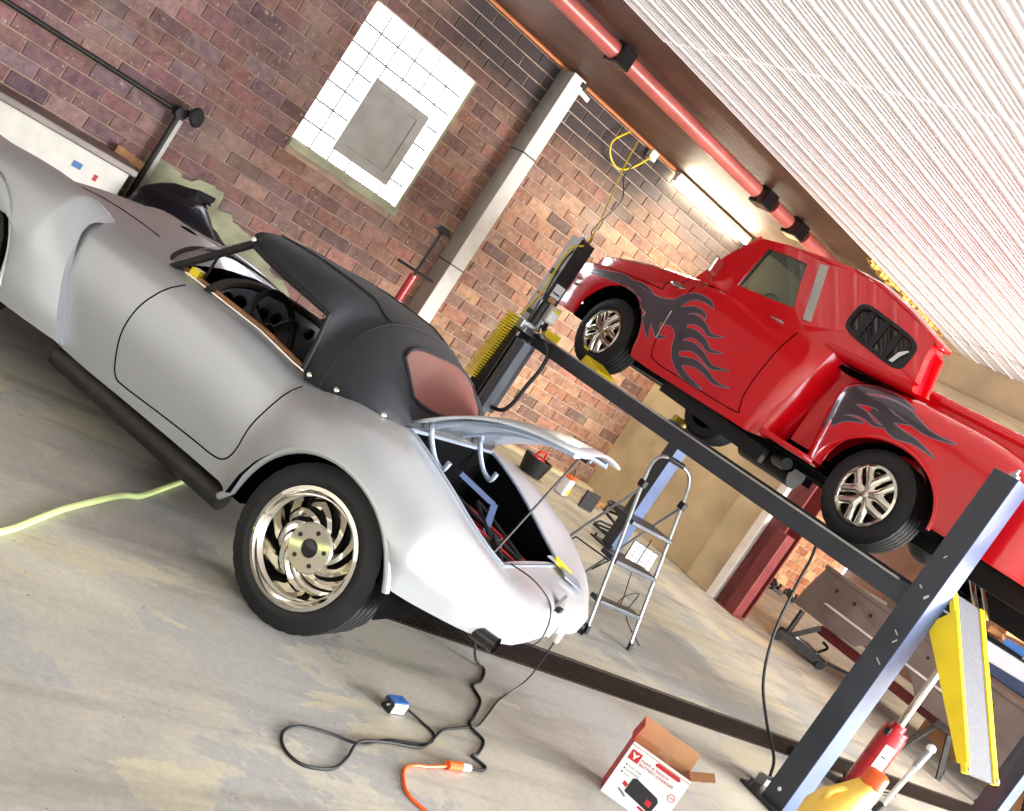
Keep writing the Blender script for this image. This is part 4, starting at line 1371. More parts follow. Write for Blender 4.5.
# rear fenders
FT = [(.66, .70, .60), (.60, .83, .80), (.50, .875, .86), (.3, .915, .885), (.07, .935, .895), (-.3, .93, .895), (-.6, .895, .89), (-.78, .82, .87), (-.92, .70, .83), (-1.0, .55, .78), (-1.03, .44, .72)]
fa = sorted(set([.66, .63, .60, .55, .50, .46, .44, .43, .425, .41, .38, .33, .27, .2, .1, 0, -.1, -.2, -.27, -.33, -.38, -.41, -.425, -.43, -.44, -.5, -.55, -.6, -.7, -.78, -.86, -.92, -.97, -1.0, -1.03]), reverse=True)
for sg in (1, -1):
    rows = []
    for a in fa:
        zt, w = lerp_table([(-k_[0], k_[1], k_[2]) for k_ in FT], -a)
        zb = .32 if a < 0 else .30
        if abs(a) < .43: zb = max(zb, .285 + .345 * math.sqrt(1 - (a / .43) ** 2))
        k = [(.655, zt), (.655 + (w - .655) * .45, zt - .005), (.655 + (w - .655) * .85, zt - .045), (w + .004, zt - .12), (w + .012, (zt - .12) * .5 + (zb + .03) * .5), (w + .014, zb + .03), (w + .016, zb)]
        sk = .30 if a > .4 else max(0, .30 * (1 - (.4 - a) / .15))
        rows.append([(a + (p.y - .55) * sk * .6, sg * p.x, p.y) for p in cr([(x, z, 0) for x, z in k], 3)])
    b = MB().grid(rows); fb_ = b.build('rear_fender', M['red'], tr, smooth=.8, solid=.008)
    if sg == 1: bvr = BVHTree.FromPolygons([Vector(v) for v in b.v], b.f)
    P = [(.43 * math.cos(t), sg * .905, .285 + .345 * math.sin(t)) for t in [math.radians(3 + 174 * i / 24) for i in range(25)]]
    MB().tube(P, .012, 8).build('arch_lip', M['red'], fb_)
flames([
    ([(.56, .50), (.54, .60), (.53, .70), (.50, .78), (.42, .82)], [.03, .05, .09, .09, .04]),
    ([(.53, .74), (.46, .815), (.34, .86), (.20, .865), (.06, .845)], [.10, .08, .05, .03, .0]),
    ([(.53, .70), (.42, .76), (.28, .775), (.16, .745), (.02, .76)], [.12, .08, .05, .05, .0]),
    ([(.40, .77), (.24, .81), (.08, .80), (-.10, .765), (-.28, .78)], [.05, .05, .06, .03, .0]),
    ([(.52, .64), (.42, .68), (.32, .685), (.22, .665), (.14, .68)], [.10, .07, .04, .02, .0]),
    ([(.30, .73), (.18, .71), (.06, .68), (-.06, .685), (-.22, .66)], [.03, .05, .06, .03, .0]),
    ([(.50, .56), (.43, .61), (.35, .635), (.28, .64)], [.06, .04, .02, .0]),
], tr, bvr)


def truck_wheel(loc, side, R=.29, ri=.185, w=.23):
    t = bpy.data.objects.new('wheel', tyre(R, ri, w).mesh('wheel', M['tire'], 0.5)); COL.objects.link(t)
    t.parent = tr; t.location = loc; t.rotation_euler = (0, 0, 0 if side > 0 else PI)
    h = w / 2
    MB().lathe([(ri, h - .02), (ri + .004, h - .002), (ri - .012, h + .002), (ri - .022, h - .014), (ri - .028, h - .05), (ri - .05, -h + .03)], n=48).build('rim', M['chrome'], t)
    for k in range(5):
        a0 = 2 * PI * k / 5 + .2
        b = MB()
        pt = lambda r, a, y_: (r * math.cos(a), y_, r * math.sin(a))
        for s in (-1, 1):
            b.tube([pt(.03, a0, h - .022), pt(.075, a0 + s * .10, h - .012), pt(.12, a0 + s * .32, h - .016), pt(ri - .022, a0 + s * .40, h - .03)], [.034, .030, .026, .030], 10)
        b.build('spoke', M['chrome'], t, smooth=1)
    MB().lathe([(0, h + .012), (.02, h + .01), (.03, h), (.05, h - .008), (.055, h - .03)], n=24).build('hub', M['chrome'], t)
    MB().lathe([(0, h - .06), (ri - .03, h - .06)], n=32).build('brake_backing', M['iron'], t)


for a in (.02, 2.71):
    for sg in (1, -1): truck_wheel((a, sg * .765, .29), sg)
# chassis
b = MB()
for sg in (1, -1): b.box((1.1, sg * .40, .27), (4.3, .07, .12))
for a in (-1.0, -.3, .6, 1.6, 2.9): b.box((a, 0, .27), (.08, .8, .08))
b.build('chassis_frame', M['black'], tr, smooth=0)
b = MB(); b.tube([(0, -.66, .27), (0, .66, .27)], .04, 12); b.sphere((0, 0, .27), .13, 14, 10); b.build('rear_axle', M['iron'], tr)
b = MB(); b.tube([(2.71, -.66, .22), (2.71, .66, .22)], .03, 12); b.build('front_axle', M['iron'], tr)
b = MB(); b.tube([(2.3, .30, .20), (1.3, .34, .17)], .03, 10); b.tube([(1.35, .34, .17), (.85, .36, .17)], .09, 14); b.build('muffler', M['iron'], tr)
b = MB(); b.tube([(.95, .50, .20), (.66, .76, .20)], .048, 16, cap=False); b.tube([(.95, .50, .20), (.70, .73, .20)], .04, 16); b.build('exhaust_tip', M['iron'], tr)
b = MB(); b.box((2.2, 0, .38), (.9, .5, .3)); b.box((1.4, 0, .25), (.7, .24, .2)); b.box((.98, 0, .28), (1.4, 1.55, .04)); b.box((.25, .0, .36), (1.5, 1.1, .12)); b.box((2.2, .6, .30), (.3, .5, .1)); b.build('underbody', M['void'], tr, smooth=0)
MB().bar((.86, .76, .16), (1.9, .80, .20), .05, .10).build('cab_sill_rail', M['black'], tr, smooth=0)
for a, r in ((0, .36), (FWX, .40)):
    for sg in (1, -1):
        b = MB()
        for q in range(14):
            t0, t1 = PI * q / 14, PI * (q + 1) / 14
            b.add([(a + r * math.cos(t), sg * y_, .28 + r * math.sin(t) * (.94 if a == 0 else 1)) for t, y_ in ((t0, .60), (t1, .60), (t1, .875), (t0, .875))], [(0, 1, 2, 3)])
        b.add([(a, sg * .6, .28)] + [(a + r * math.cos(PI * i / 14), sg * .6, .28 + r * math.sin(PI * i / 14)) for i in range(15)], [(0, i + 1, i + 2) for i in range(14)])
        b.build('wheel_well', M['void'], tr, smooth=0)
b = MB(); b.lathe([(0, .04), (.035, .035), (.05, 0)], (-.98, .83, .86), (-.6, 1, 0), 16); b.build('tail_lamp', M['chrome'], tr)
b = MB(); b.box((-1.33, 0, .33), (.08, 1.6, .13)); b.build('rear_bumper', M['red'], tr, smooth=0, bevel=.02)


# ------------------------------------------------------------------ four-post lift
LX0, LX1, LY0, LY1 = 5.074, 7.36, 2.566, 6.54
lift = thing('vehicle_lift', 'charcoal four-post vehicle lift carrying the red pickup', 'vehicle lift', ((LX0 + LX1) / 2, 4.5, 0))
L0 = Vector(lift.location)


def lb(c, d, m='lift', name='x', bev=.004, parent=None, R=None):
    return MB().box(Vector(c) - L0, d, R).build(name, M[m], parent or lift, smooth=0, bevel=bev)


PH = 2.06
for i, (x, y_) in enumerate(((LX0 + .075, LY0 + .07), (LX0 + .075, LY1 + .07), (LX1 + .075, LY0 + .07), (LX1 + .075, LY1 + .07))):
    ph = PH if y_ < 4 else PH + .07
    p = lb((x + .002, y_ + .002, ph / 2), (.146, .138, ph), 'lift', 'post')
    lb((x, y_ - .070, ph / 2), (.15, .006, ph), 'lifts' if y_ < 4 or x > 6 else 'iron', 'front_plate', .0, p)
    if i == 1: lb((x - .073, y_, ph / 2), (.006, .13, ph), 'greysteel', 'grey_face', .0, p)
    lb((x, y_, .008), (.30, .34, .016), 'iron', 'base_plate', .002, p)
    for sx, sy in ((-.12, -.13), (-.12, .13)):
        MB().tube([Vector((x + sx, y_ + sy, .01)) - L0, Vector((x + sx, y_ + sy, .05)) - L0], .012, 8).build('anchor_bolt', M['iron'], p)
    MB().tube([Vector((x - .03, y_ - .02, ph)) - L0, Vector((x - .03, y_ - .02, ph + .05)) - L0], .01, 8).build('cable_stud', M['alu'], p)
    MB().box(Vector((x - .03, y_ - .02, ph + .012)) - L0, (.04, .04, .02)).build('stud_nut', M['alu'], p, smooth=0)
MB().lathe([(0, .004), (.010, .004), (.012, 0)], Vector((LX0 - .001, LY0 + .075, .10)) - L0, (-1, 0, 0), 12).build('white_cap', M['white'], lift)
# label patches and scuffs on the near post
for z, y0, w, h in ((1.33, 2.60, .012, .03), (1.10, 2.62, .03, .006), (1.06, 2.60, .006, .03), (.93, 2.61, .04, .006), (1.55, 2.64, .006, .02), (1.36, 2.655, .02, .008)):
    MB().box(Vector((LX0 - .002, y0, z)) - L0, (.002, w, h), Matrix.Rotation(.5, 3, 'X')).build('paint_scuff', M['sticker'], lift, smooth=0)
for x in (LX0 + .03, LX1 - .47):
    r_ = lb((x + .25, 4.55, RT - .055), (.50, 3.70, .105), 'lift', 'runway', .004)
    lb((x + .25, 4.55, RT - .004), (.44, 3.68, .006), 'grip', 'grip_surface', 0, r_)
    lb((x + .012, 4.6, RT + .004), (.02, 3.6, .012), 'greysteel' if x < 6 else 'lift', 'edge_strip', 0, r_)
    lb((x + .10, 6.37, RT + .035), (.16, .05, .07), 'yellow', 'wheel_stop', 0, r_)
for y_ in (LY0 + .07, LY1 + .07):
    lb(((LX0 + LX1) / 2 + .075, y_ + (.02 if y_ > 4 else -.0), RT - .06), (LX1 - LX0 - .16, .10, .10), 'lift', 'cross_beam')
# near runway is hung outside the posts' inner faces
for i, (x, y_) in enumerate(((LX0 + .075, LY1 + .06),)):
    pass

# stickers and control gear on the far-left post
py, px = LY1 - .003, LX0 - .005
for z, m_, w, h in ((1.98, 'sticker', .07, .12), (1.80, 'iron', .10, .05), (1.70, 'sticker', .09, .08), (1.60, 'printred', .08, .015), (1.53, 'sticker', .09, .08), (1.44, 'iron', .08, .04)):
    MB().box(Vector((px, LY1 + .07, z)) - L0, (.004, w, h)).build('sticker', M[m_], lift, smooth=0)
for z, m_, w, h in ((1.68, 'paper', .10, .11), (1.60, 'card', .08, .04), (1.66, 'printred', .08, .012), (1.44, 'paper', .09, .10), (1.36, 'white', .10, .07)):
    MB().box(Vector((LX0 + .08, LY1 - .005, z)) - L0, (w, .004, h)).build('sticker', M[m_], lift, smooth=0)
pu = thing('power_unit', 'hydraulic power unit with motor and black tank on the far left lift post', 'power unit', (LX0 - .06, LY1 - .06, 0))
MB().box((0.0, .02, 1.33), (.14, .15, .08)).build('valve_block', M['alu'], pu, smooth=0, bevel=.01)
b = MB().tube([(.02, -.10, 1.36), (.02, -.10, 1.56)], .075, 20); b.build('motor', M['gloss'], pu)
for a in range(8):
    t = 2 * PI * a / 8
    MB().box((.02 + .077 * math.cos(t), -.10 + .077 * math.sin(t), 1.46), (.008, .008, .18)).build('cooling_fin', M['iron'], pu, smooth=0)
MB().box((.02, -.19, 1.50), (.10, .05, .14)).build('control_box', M['greysteel'], pu, smooth=0, bevel=.006)
MB().box((.02, -.218, 1.50), (.075, .004, .10)).build('white_label', M['paper'], pu, smooth=0)
MB().box((.02, -.222, 1.54), (.075, .003, .02)).build('yellow_label', M['yellow'], pu, smooth=0)
MB().tube([(0.03, -.22, 1.33), (.06, -.30, 1.30)], .02, 10).build('fitting', M['alu'], pu)
MB().box((.02, -.05, 1.30), (.13, .09, .05)).build('manifold', M['alu'], pu, smooth=0, bevel=.006)
b = MB(); b.box((.0, .03, .95), (.14, .20, .66)); b.build('black_tank', M['gloss'], pu, smooth=0, bevel=.02)
MB().tube([(-.02, -.17, .62), (-.02, -.17, 1.22)], .085, 8).build('grey_tank', M['lift'], pu, smooth=0)
b = MB().tube(cr([(.05, -.12, 1.30), (.03, -.28, 1.30), (-.02, -.46, 1.25), (-.03, -.50, 1.12), (-.03, -.47, .95), (-.02, -.44, .80), (-.02, -.38, .70), (-.02, -.24, .66)], 6), .017, 8)
b.build('return_hose', M['black'], pu)
b = MB(); P = []
for i in range(26 * 12):
    t = i / 12
    c = Vector((LX0 - .14, LY1 + .02 + .06 * (t / 26), 1.36 - .60 * t / 26))
    P.append(c + Vector((.035 * math.cos(2 * PI * t), .05 * math.cos(2 * PI * t + .5), .0)) + Vector((0, .0, .0)) + Vector((.03 * math.sin(2 * PI * t), -.03 * math.sin(2 * PI * t), 0)))
tag(MB().tube(P, .008, 5).build('coiled_air_hose', M['yellow']), 'yellow coiled air hose hanging beside the lift power unit', 'hose')
b = MB(); b.tube(cr([(6.78, 9.08, 3.62), (6.66, 9.08, 3.43), (6.72, 9.08, 3.3), (6.87, 9.08, 3.24), (7.0, 9.08, 3.28), (7.12, 9.08, 3.42), (7.2, 9.08, 3.56)], 6), .010, 6)
tag(b.build('yellow_cord_loop', M['yellow']), 'loop of yellow cord hanging from the white junction box', 'cord')
b = MB(); b.tube(cr([(6.95, 9.1, 3.60), (6.6, 8.6, 3.2), (5.9, 7.6, 2.7), (5.2, 6.62, 2.16), (5.05, 6.58, 2.0), (5.03, 6.55, 1.6), (4.96, 6.55, 1.3), (4.93, 6.60, .9)], 6), .008, 6)
tag(b.build('yellow_power_cord', M['yellow']), 'yellow power cord dropping from the ceiling conduit to the lift post', 'cord')
b = MB(); b.tube(cr([(7.15, 9.1, 3.55), (6.9, 8.9, 3.2), (6.5, 8.2, 2.85), (5.7, 7.3, 2.35), (5.25, 6.66, 2.17), (5.04, 6.54, 1.95), (5.035, 6.50, 1.6), (5.03, 6.42, 1.5)], 6), .007, 6)
tag(b.build('black_power_cord', M['black']), 'thin black power cord from the junction box to the lift motor', 'cord')
for (y_, rot, nm) in ((6.33, 1, 'front'), (5.70, -1, 'rear')):
    pass
b = MB().prism([(5.83, RT), (5.60, RT), (5.62, RT + .03), (5.81, RT + .075)], lambda y_, z, t: (t, y_, z), 5.13, 5.33)
tag(b.build('wheel_chock', M['yellow'], smooth=0, bevel=.004), 'yellow wheel chock behind the front tyre of the pickup', 'wheel chock')

# approach ramp hanging from the rear end of the near runway
rp = thing('approach_ramp', 'yellow edged approach ramp with grey grip hanging off the lift', 'ramp', (5.43, 2.60, 1.42))
B0, B1 = Vector((0, 0, 0)), Vector((0, -.56, -.68))
dv = (B1 - B0); n_ = Vector((0, .68, -.56)).normalized()


def rq(u, x, t): return B0 + dv * u + Vector((x, 0, 0)) - n_ * t


MB().prism([(0, -.15), (1, -.15), (1, .15), (0, .15)], lambda u, x, t: rq(u, x, t), 0, .012).build('grip_plate', M['grip'], rp, smooth=0)
for s in (-1, 1):
    MB().prism([(0, s * .15), (1, s * .15), (1, s * .205), (0, s * .205)], lambda u, x, t: rq(u, x, t), -.004, .022).build('edge_rail', M['yellow'], rp, smooth=0)
MB().prism([(.12, -.03), (.18, .12), (.95, .02), (.95, -.03)], lambda u, t_, x: rq(u, -.206 + x, -t_), 0, .02).build('side_flange', M['yellow'], rp, smooth=0)
for s in (-1, 1):
    MB().lathe([(0, .012), (.014, .01), (.016, 0)], rq(.98, s * .18, .022), -n_, 10).build('ramp_bolt', M['alu'], rp)


# ------------------------------------------------------------------ things on the floor and along the wall
# tail pan with rags seen under the truck's tail
b = MB().prism(rr_pts(-.78, .30, .22, .46, .10), lambda y_, z, t: (-.80 - t, y_, z), 0, .02)
tp = b.build('tail_pan', M['greysteel'], tr, smooth=0)
MB().tube([(-.82, .26, .235), (-.82, -.74, .235)], .012, 6).build('yellow_edge', M['yellow'], tp)
MB().box((-.52, -.42, .17), (.34, .20, .16)).build('mud_flap', M['black'], tr, smooth=0)
for y_ in (.10, -.08): MB().tube([(-.35, y_, .27), (-.48, y_ - .10, .08)], .016, 8).build('shock_absorber', M['chrome'], tr)
rr = random.Random(4)
for k in range(4):
    c = Vector((-.86, -.15 - .12 * k, .30 + .03 * (k % 2)))
    rows = [[c + Vector((.05 * math.cos(u) * math.sin(v), (.09 + rr.uniform(-.02, .02)) * math.sin(u) * math.sin(v), .05 * math.cos(v) + rr.uniform(-.01, .01))) for u in [2 * PI * q / 10 for q in range(10)]] for v in [PI * q / 6 for q in range(7)]]
    MB().grid(rows, cv=True).build('crumpled_rag', M['cloth'], tp, smooth=.4)
pl = MB().bar((-.84, .20, .30), (-.84, .12, .36), .02, .03).build('pliers', M['black'], tp, smooth=0)

# step ladder behind the roadster
la = thing('step_ladder', 'folding three-step aluminium ladder standing behind the silver roadster', 'ladder', (5.05, 4.38, 0))


def lp(x, y_, z): return Vector((x - 5.08, y_ - 4.4, z))


FZ = lambda z: 4.09 + .36 * z / 1.12
for x in (4.86, 5.29):
    MB().tube([lp(x, 4.09, 0), lp(x, FZ(.93), .93)], .0125, 8).build('front_rail', M['alu'], la)
    MB().tube([lp(x, 4.09, 0), lp(x, 4.097, .05)], .017, 8).build('rubber_foot', M['black'], la)
    MB().tube([lp(x + (.01 if x < 5 else -.01), FZ(.9), .92), lp(x + .0, 4.84, 0)], .010, 8).build('rear_leg', M['alu'], la)
    MB().tube([lp(x, 4.84, 0), lp(x, 4.83, .04)], .015, 8).build('rubber_foot', M['black'], la)
    MB().box(lp(x, FZ(.92), .93), (.04, .05, .05)).build('hinge_block', M['black'], la, smooth=0, bevel=.006)
    MB().tube([lp(x, FZ(.45) + .02, .43), lp(x, 4.6, .40), lp(x, 4.72, .22)], .006, 6).build('folding_strut', M['iron'], la)
MB().tube(cr([lp(4.86, FZ(.93), .93), lp(4.87, FZ(1.05), 1.06), lp(4.93, FZ(1.12), 1.13), lp(5.07, FZ(1.15), 1.15), lp(5.22, FZ(1.12), 1.13), lp(5.28, FZ(1.05), 1.06), lp(5.29, FZ(.93), .93)], 6), .0125, 8).build('hand_hoop', M['alu'], la)
MB().tube([lp(5.0, FZ(1.14), 1.145), lp(5.16, FZ(1.14), 1.145)], .019, 10).build('hoop_grip', M['iron'], la)
for z, d in ((.20, .10), (.45, .16), (.70, .24)):
    MB().box(lp(5.075, FZ(z) + d * .35, z), (.42, d, .03)).build('step', M['lift'], la, smooth=0, bevel=.006)
MB().tube([lp(4.87, 4.80, .06), lp(5.28, 4.80, .06)], .008, 6).build('cross_brace', M['iron'], la)
b = MB().tube(cr([(5.36, 4.5, .62), (5.5, 4.6, .35), (5.45, 4.5, .2), (5.3, 4.35, .12), (5.2, 4.3, .22), (5.32, 4.3, .3), (5.4, 4.35, .12), (5.5, 4.2, .01)], 6), .004, 5)
tag(b.build('thin_black_cable', M['black']), 'thin black cable looping down through the step ladder', 'cable')

# work-light panel leaning by the far post
wl = thing('work_light', 'white square work light panel standing on the floor beyond the ladder', 'work light', (7.3, 6.12, 0), math.radians(-38))
R_ = Matrix.Rotation(-.25, 3, 'X')
MB().box((0, 0, .14), (.26, .02, .24), R_).build('housing', M['iron'], wl, smooth=0, bevel=.004)
for i in range(5):
    for k in range(5):
        MB().box(R_ @ Vector((-.1 + .05 * i, -.014, -.09 + .045 * k)) + Vector((0, 0, .14)), (.044, .008, .04), R_).build('diffuser_cell', M['paper'], wl, smooth=0)

# containers near the wall
oc = thing('tool_bag', 'black and red open tool tub on the floor near the brick wall', 'tool tub', (7.55, 8.25, 0), .5)
MB().lathe([(.13, 0), (.17, .20), (.155, .20), (.12, .01)], ax=(0, 0, 1), n=20).build('tub', M['black'], oc)
MB().sphere((.0, 0, .15), (.11, .10, .06), 12, 8).build('red_contents', M['redplastic'], oc)
MB().tube([(-.15, 0, .2), (-.12, 0, .27), (.12, 0, .27), (.15, 0, .2)], .012, 6).build('handle', M['redplastic'], oc)
jg = thing('oil_jug', 'white and yellow oil jug with orange lid near the brick wall', 'jug', (7.85, 8.0, 0), .5)
MB().box((0, 0, .10), (.17, .12, .20)).build('jug_body', M['sticker'], jg, smooth=0, bevel=.02)
MB().box((0, 0, .215), (.17, .12, .03)).build('lid', M['orange'], jg, smooth=0, bevel=.008)
MB().box((.03, -.062, .06), (.07, .006, .07)).build('yellow_label', M['yellow'], jg, smooth=0)
MB().tube(cr([(-.08, 0, .22), (0, 0, .31), (.08, 0, .22)], 5), .007, 6).build('wire_handle', M['iron'], jg)
tag(MB().box((0, 0, .10), (.22, .03, .20)).build('black_plate', M['black'], smooth=0, bevel=.004), 'flat black square plate standing beside the oil jug', 'plate').location = (8.15, 7.86, 0)
b = MB().tube(cr([(8.35, 8.15, .02), (8.5, 8.3, .04), (8.7, 8.25, .03), (8.85, 8.4, .05), (8.95, 8.35, .02)], 5), .025, 8)
tag(b.build('bent_pipe', M['tan']), 'short bent brown pipe lying at the foot of the brick wall', 'pipe')
rr = random.Random(2)
b = MB()
b.tube([(7.75 + .2 * math.cos(t) + rr.uniform(-.02, .02), 7.0 + .17 * math.sin(t), .18 + .14 * math.sin(t * .37 + 1) + rr.uniform(-.01, .01)) for t in [q * .5 for q in range(60)]], .014, 6)
tag(b.build('coiled_cable', M['black']), 'heap of coiled black cable behind the far lift post', 'cable')

# plastic-wrapped bundle between the roadster and the wall
rows = []
rr = random.Random(9)
for i in range(17):
    v = PI * i / 16
    rows.append([(3.18 + .60 * math.sin(v) * math.cos(u) + rr.uniform(-.025, .025), 8.55 + .34 * math.sin(v) * math.sin(u) + rr.uniform(-.02, .02), max(0, .24 + .38 * math.cos(v) * (1 + .1 * math.sin(3 * u)) - .12 * math.cos(u)) + rr.uniform(0, .02)) for u in [2 * PI * q / 24 for q in range(24)]])
tag(MB().grid(rows, cv=True).build('plastic_bundle', M['tarp'], smooth=.5), 'heap wrapped in crumpled black plastic between the roadster and the wall', 'bundle')

# red post-type press tool by the column
pt = thing('hand_pump', 'red upright hand pump with black T handle beside the tall column', 'pump', (5.28, 8.70, 0))
MB().tube([(0, 0, .02), (0, 0, 1.12)], .042, 14).build('barrel', M['cyl'], pt)
MB().tube([(0, 0, .80), (0, 0, .835)], .046, 14).build('white_collar', M['white'], pt)
MB().tube([(0, 0, 1.1), (0, 0, 1.60)], .016, 8).build('piston_rod', M['iron'], pt)
MB().tube([(-.24, 0, 1.16), (.22, 0, 1.16)], .014, 8).build('cross_bar', M['black'], pt)
MB().prism([(-.10, 1.60), (-.05, 1.66), (.06, 1.66), (.11, 1.60), (.03, 1.60), (0, 1.57), (-.03, 1.60)], lambda x, z, t: (x, t, z), -.03, .03).build('t_handle', M['black'], pt, smooth=0, bevel=.008)
MB().lathe([(0, .02), (.16, .015), (.18, 0), (0, 0)], ax=(0, 0, 1), n=20).build('foot', M['iron'], pt)

NTH = ['first', 'second', 'third', 'fourth', 'fifth', 'sixth', 'seventh', 'eighth', 'ninth', 'tenth', 'eleventh', 'twelfth']
# steel bed of another vehicle standing in the next bay
gb = thing('steel_truck_bed', 'bare grey steel truck bed in the next bay behind the lift', 'truck bed', (10.4, 4.6, 0))
prof_ = [(1.80, .40), (1.80, .60), (1.70, .92), (-2.6, .92), (-2.6, .37), (.10, .37), (.30, .55), (.55, .60), (.80, .56), (.95, .42), (1.2, .40)]
MB().prism(prof_, lambda y_, z, t: (t - .2 + (z - .6) * (-.12 if z > .6 else .10), y_, z), 0, .03).build('side_panel', M['greybody'], gb, smooth=0)
MB().bar((-.215, 1.78, .60), (-.215, -2.6, .60), .012, .022).build('trim_strip', M['white'], gb, smooth=0)
for y_ in (1.45, 1.2, .98, .72, .50, .24, -.2, -.5, -.9, -1.3):
    MB().lathe([(0, .004), (.016, .004), (.022, 0)], (-.232, y_, .78), (-1, 0, 0), 12).build('stake_hole', M['iron'], gb)
b = MB(); b.bar((-.22, 1.72, .93), (-.22, -2.6, .93), .08, .05); b.build('top_roll', M['greybody'], gb, smooth=0, bevel=.015)
MB().box((.5, -.4, .55), (1.3, 4.2, .04)).build('bed_floor', M['greybody'], gb, smooth=0)
MB().box((1.15, -.4, .80), (.04, 4.2, .5)).build('far_side_panel', M['greybody'], gb, smooth=0)
MB().box((.6, 1.66, .75), (1.4, .04, .36)).build('front_panel', M['greybody'], gb, smooth=0)
MB().box((.05, .4, .32), (.1, 2.2, .10)).build('underframe', M['maroon'], gb, smooth=0)
gt = thing('blue_steel_beam', 'long pale blue steel beam lying across the grey truck bed', 'beam', (10.45, 3.6, .955))
MB().box((0, 0, .13), (.22, 3.3, .18)).build('beam_web', M['lifts'], gt, smooth=0, bevel=.006)
MB().box((-.02, 0, .24), (.30, 3.3, .03)).build('beam_flange', M['alu'], gt, smooth=0)
MB().box((-.02, 0, .02), (.30, 3.3, .03)).build('beam_flange', M['greybody'], gt, smooth=0)
rr = random.Random(21)
for k in range(12):
    o = MB().box((0, 0, 0), (rr.uniform(.16, .36), rr.uniform(.10, .18), rr.uniform(.05, .10))).build('wood_block', M['wood'] if k % 4 else M['maroon'], smooth=0, bevel=.004)
    o.location = (10.60 + rr.uniform(-.06, .2), 4.75 - k * .15, 1.28 + .07 * (k % 3)); o.rotation_euler = (rr.uniform(-.3, .3), rr.uniform(-.2, .2), rr.uniform(0, 3))
    tag(o, ('maroon' if k % 4 == 0 else 'pale brown') + ' scrap wood offcut on the blue beam, ' + ('farthest from the camera' if k == 0 else 'nearest the frame edge' if k == 11 else NTH[k] + ' from the far end'), 'wood block', 'scrap wood on the blue beam')
tag(MB().box((11.5, 3.0, .80), (.03, 4.2, 1.6)).build('plywood_sheet', M['wood'], smooth=0), 'large brown plywood sheet standing behind the grey truck bed', 'board')
tag(MB().tube([(10.75, 4.9, 1.50), (10.75, 1.6, 1.50)], .05, 12).build('beige_pipe', M['concrete']), 'thick beige pipe lying above the scrap wood pile', 'pipe')
o = MB().tube([(0, 0, 0), (.05, -.30, .02)], .05, 12).build('blue_clamp', M['blue']); o.location = (10.42, 4.45, 1.32)
tag(o, 'blue clamp body lying among the scrap wood', 'clamp')
# stands under the bed
for k, (x, y_) in enumerate(((9.75, 4.15), (9.9, 3.4))):
    t = thing('work_stand', ('black steel trestle stand under the grey truck bed, nearer the pole jack', 'black steel trestle stand under the grey truck bed, behind the ramp')[k], 'stand', (x, y_, 0), .4)
    for sx, sy in ((-.25, -.2), (-.25, .2), (.25, -.2), (.25, .2)):
        MB().bar((sx, sy, 0), (sx * .25, sy * .3, .38), .05, .02).build('leg', M['iron'], t, smooth=0)
    MB().box((0, 0, .385), (.40, .16, .03)).build('top_plate', M['iron'], t, smooth=0)
    MB().bar((-.24, -.19, .03), (.24, -.19, .03), .04, .02).build('foot_bar', M['iron'], t, smooth=0)

# trolley jack holding the bed
tj = thing('trolley_jack', 'black trolley jack on the floor under the grey truck bed', 'jack', (10.15, 6.0, 0), math.radians(-55))
b = MB()
for s_ in (-1, 1): MB().prism([(-.30, .04), (.28, .03), (.30, .08), (.05, .14), (-.28, .12)], lambda x, z, t: (x, t, z), s_ * .13 - .012, s_ * .13 + .012).build('side_plate', M['iron'], tj, smooth=0)
for x in (-.26, .24):
    MB().tube([(x, -.17, .04), (x, .17, .04)], .04, 14).build('wheel', M['black'], tj)
MB().box((0, 0, .09), (.34, .16, .08)).build('pump_body', M['gloss'], tj, smooth=0, bevel=.02)
MB().bar((-.15, 0, .12), (.05, 0, .36), .06, .05).build('lift_arm', M['iron'], tj, smooth=0)
MB().tube([(-.20, 0, .12), (-.20, 0, .40)], .03, 10).build('saddle_post', M['iron'], tj)
MB().tube([(.30, 0, .09), (.55, .02, .13)], .018, 8).build('handle_socket', M['iron'], tj)
MB().tube(cr([(.18, .15, .12), (.24, .22, .2), (.18, .3, .22)], 5), .016, 8).build('carry_handle', M['gloss'], tj)

# clutter at the far wall
o = MB().box((0, 0, .11), (.26, .22, .22)).build('cardboard_box', M['card'], smooth=0, bevel=.004); o.location = (12.35, 8.6, 0)
tag(o, 'small brown cardboard box at the foot of the far bay wall', 'box')
o = MB().sphere((0, 0, .12), (.10, .10, .12), 12, 8).build('white_bag', M['paper']); o.location = (11.2, 7.7, 0)
tag(o, 'small white bag with blue mark on the floor past the bollard', 'bag')
MB().box((-.02, -.09, .13), (.05, .02, .06)).build('blue_mark', M['blue'], o, smooth=0)
rr = random.Random(31)
for k in range(7):
    o = MB().tube(cr([(rr.uniform(-.14, .14), rr.uniform(-.1, .1), rr.uniform(.02, .16)) for _ in range(5)], 4), rr.uniform(.02, .035), 6).build('scrap_part', M['iron'])
    o.location = (12.75 + k * .16, 8.75 - .05 * (k % 3), .03)
    tag(o, 'dark scrap metal piece along the far bay wall, ' + NTH[k] + ' from the cardboard box', 'scrap', 'scrap metal along the far bay wall')
o = MB().tube([(0, 0, 0), (.12, .15, .62)], .03, 8).build('spade_handle', M['iron']); o.location = (12.65, 8.95, 0)
tag(o, 'dark iron rod leaning on the far bay wall', 'rod')

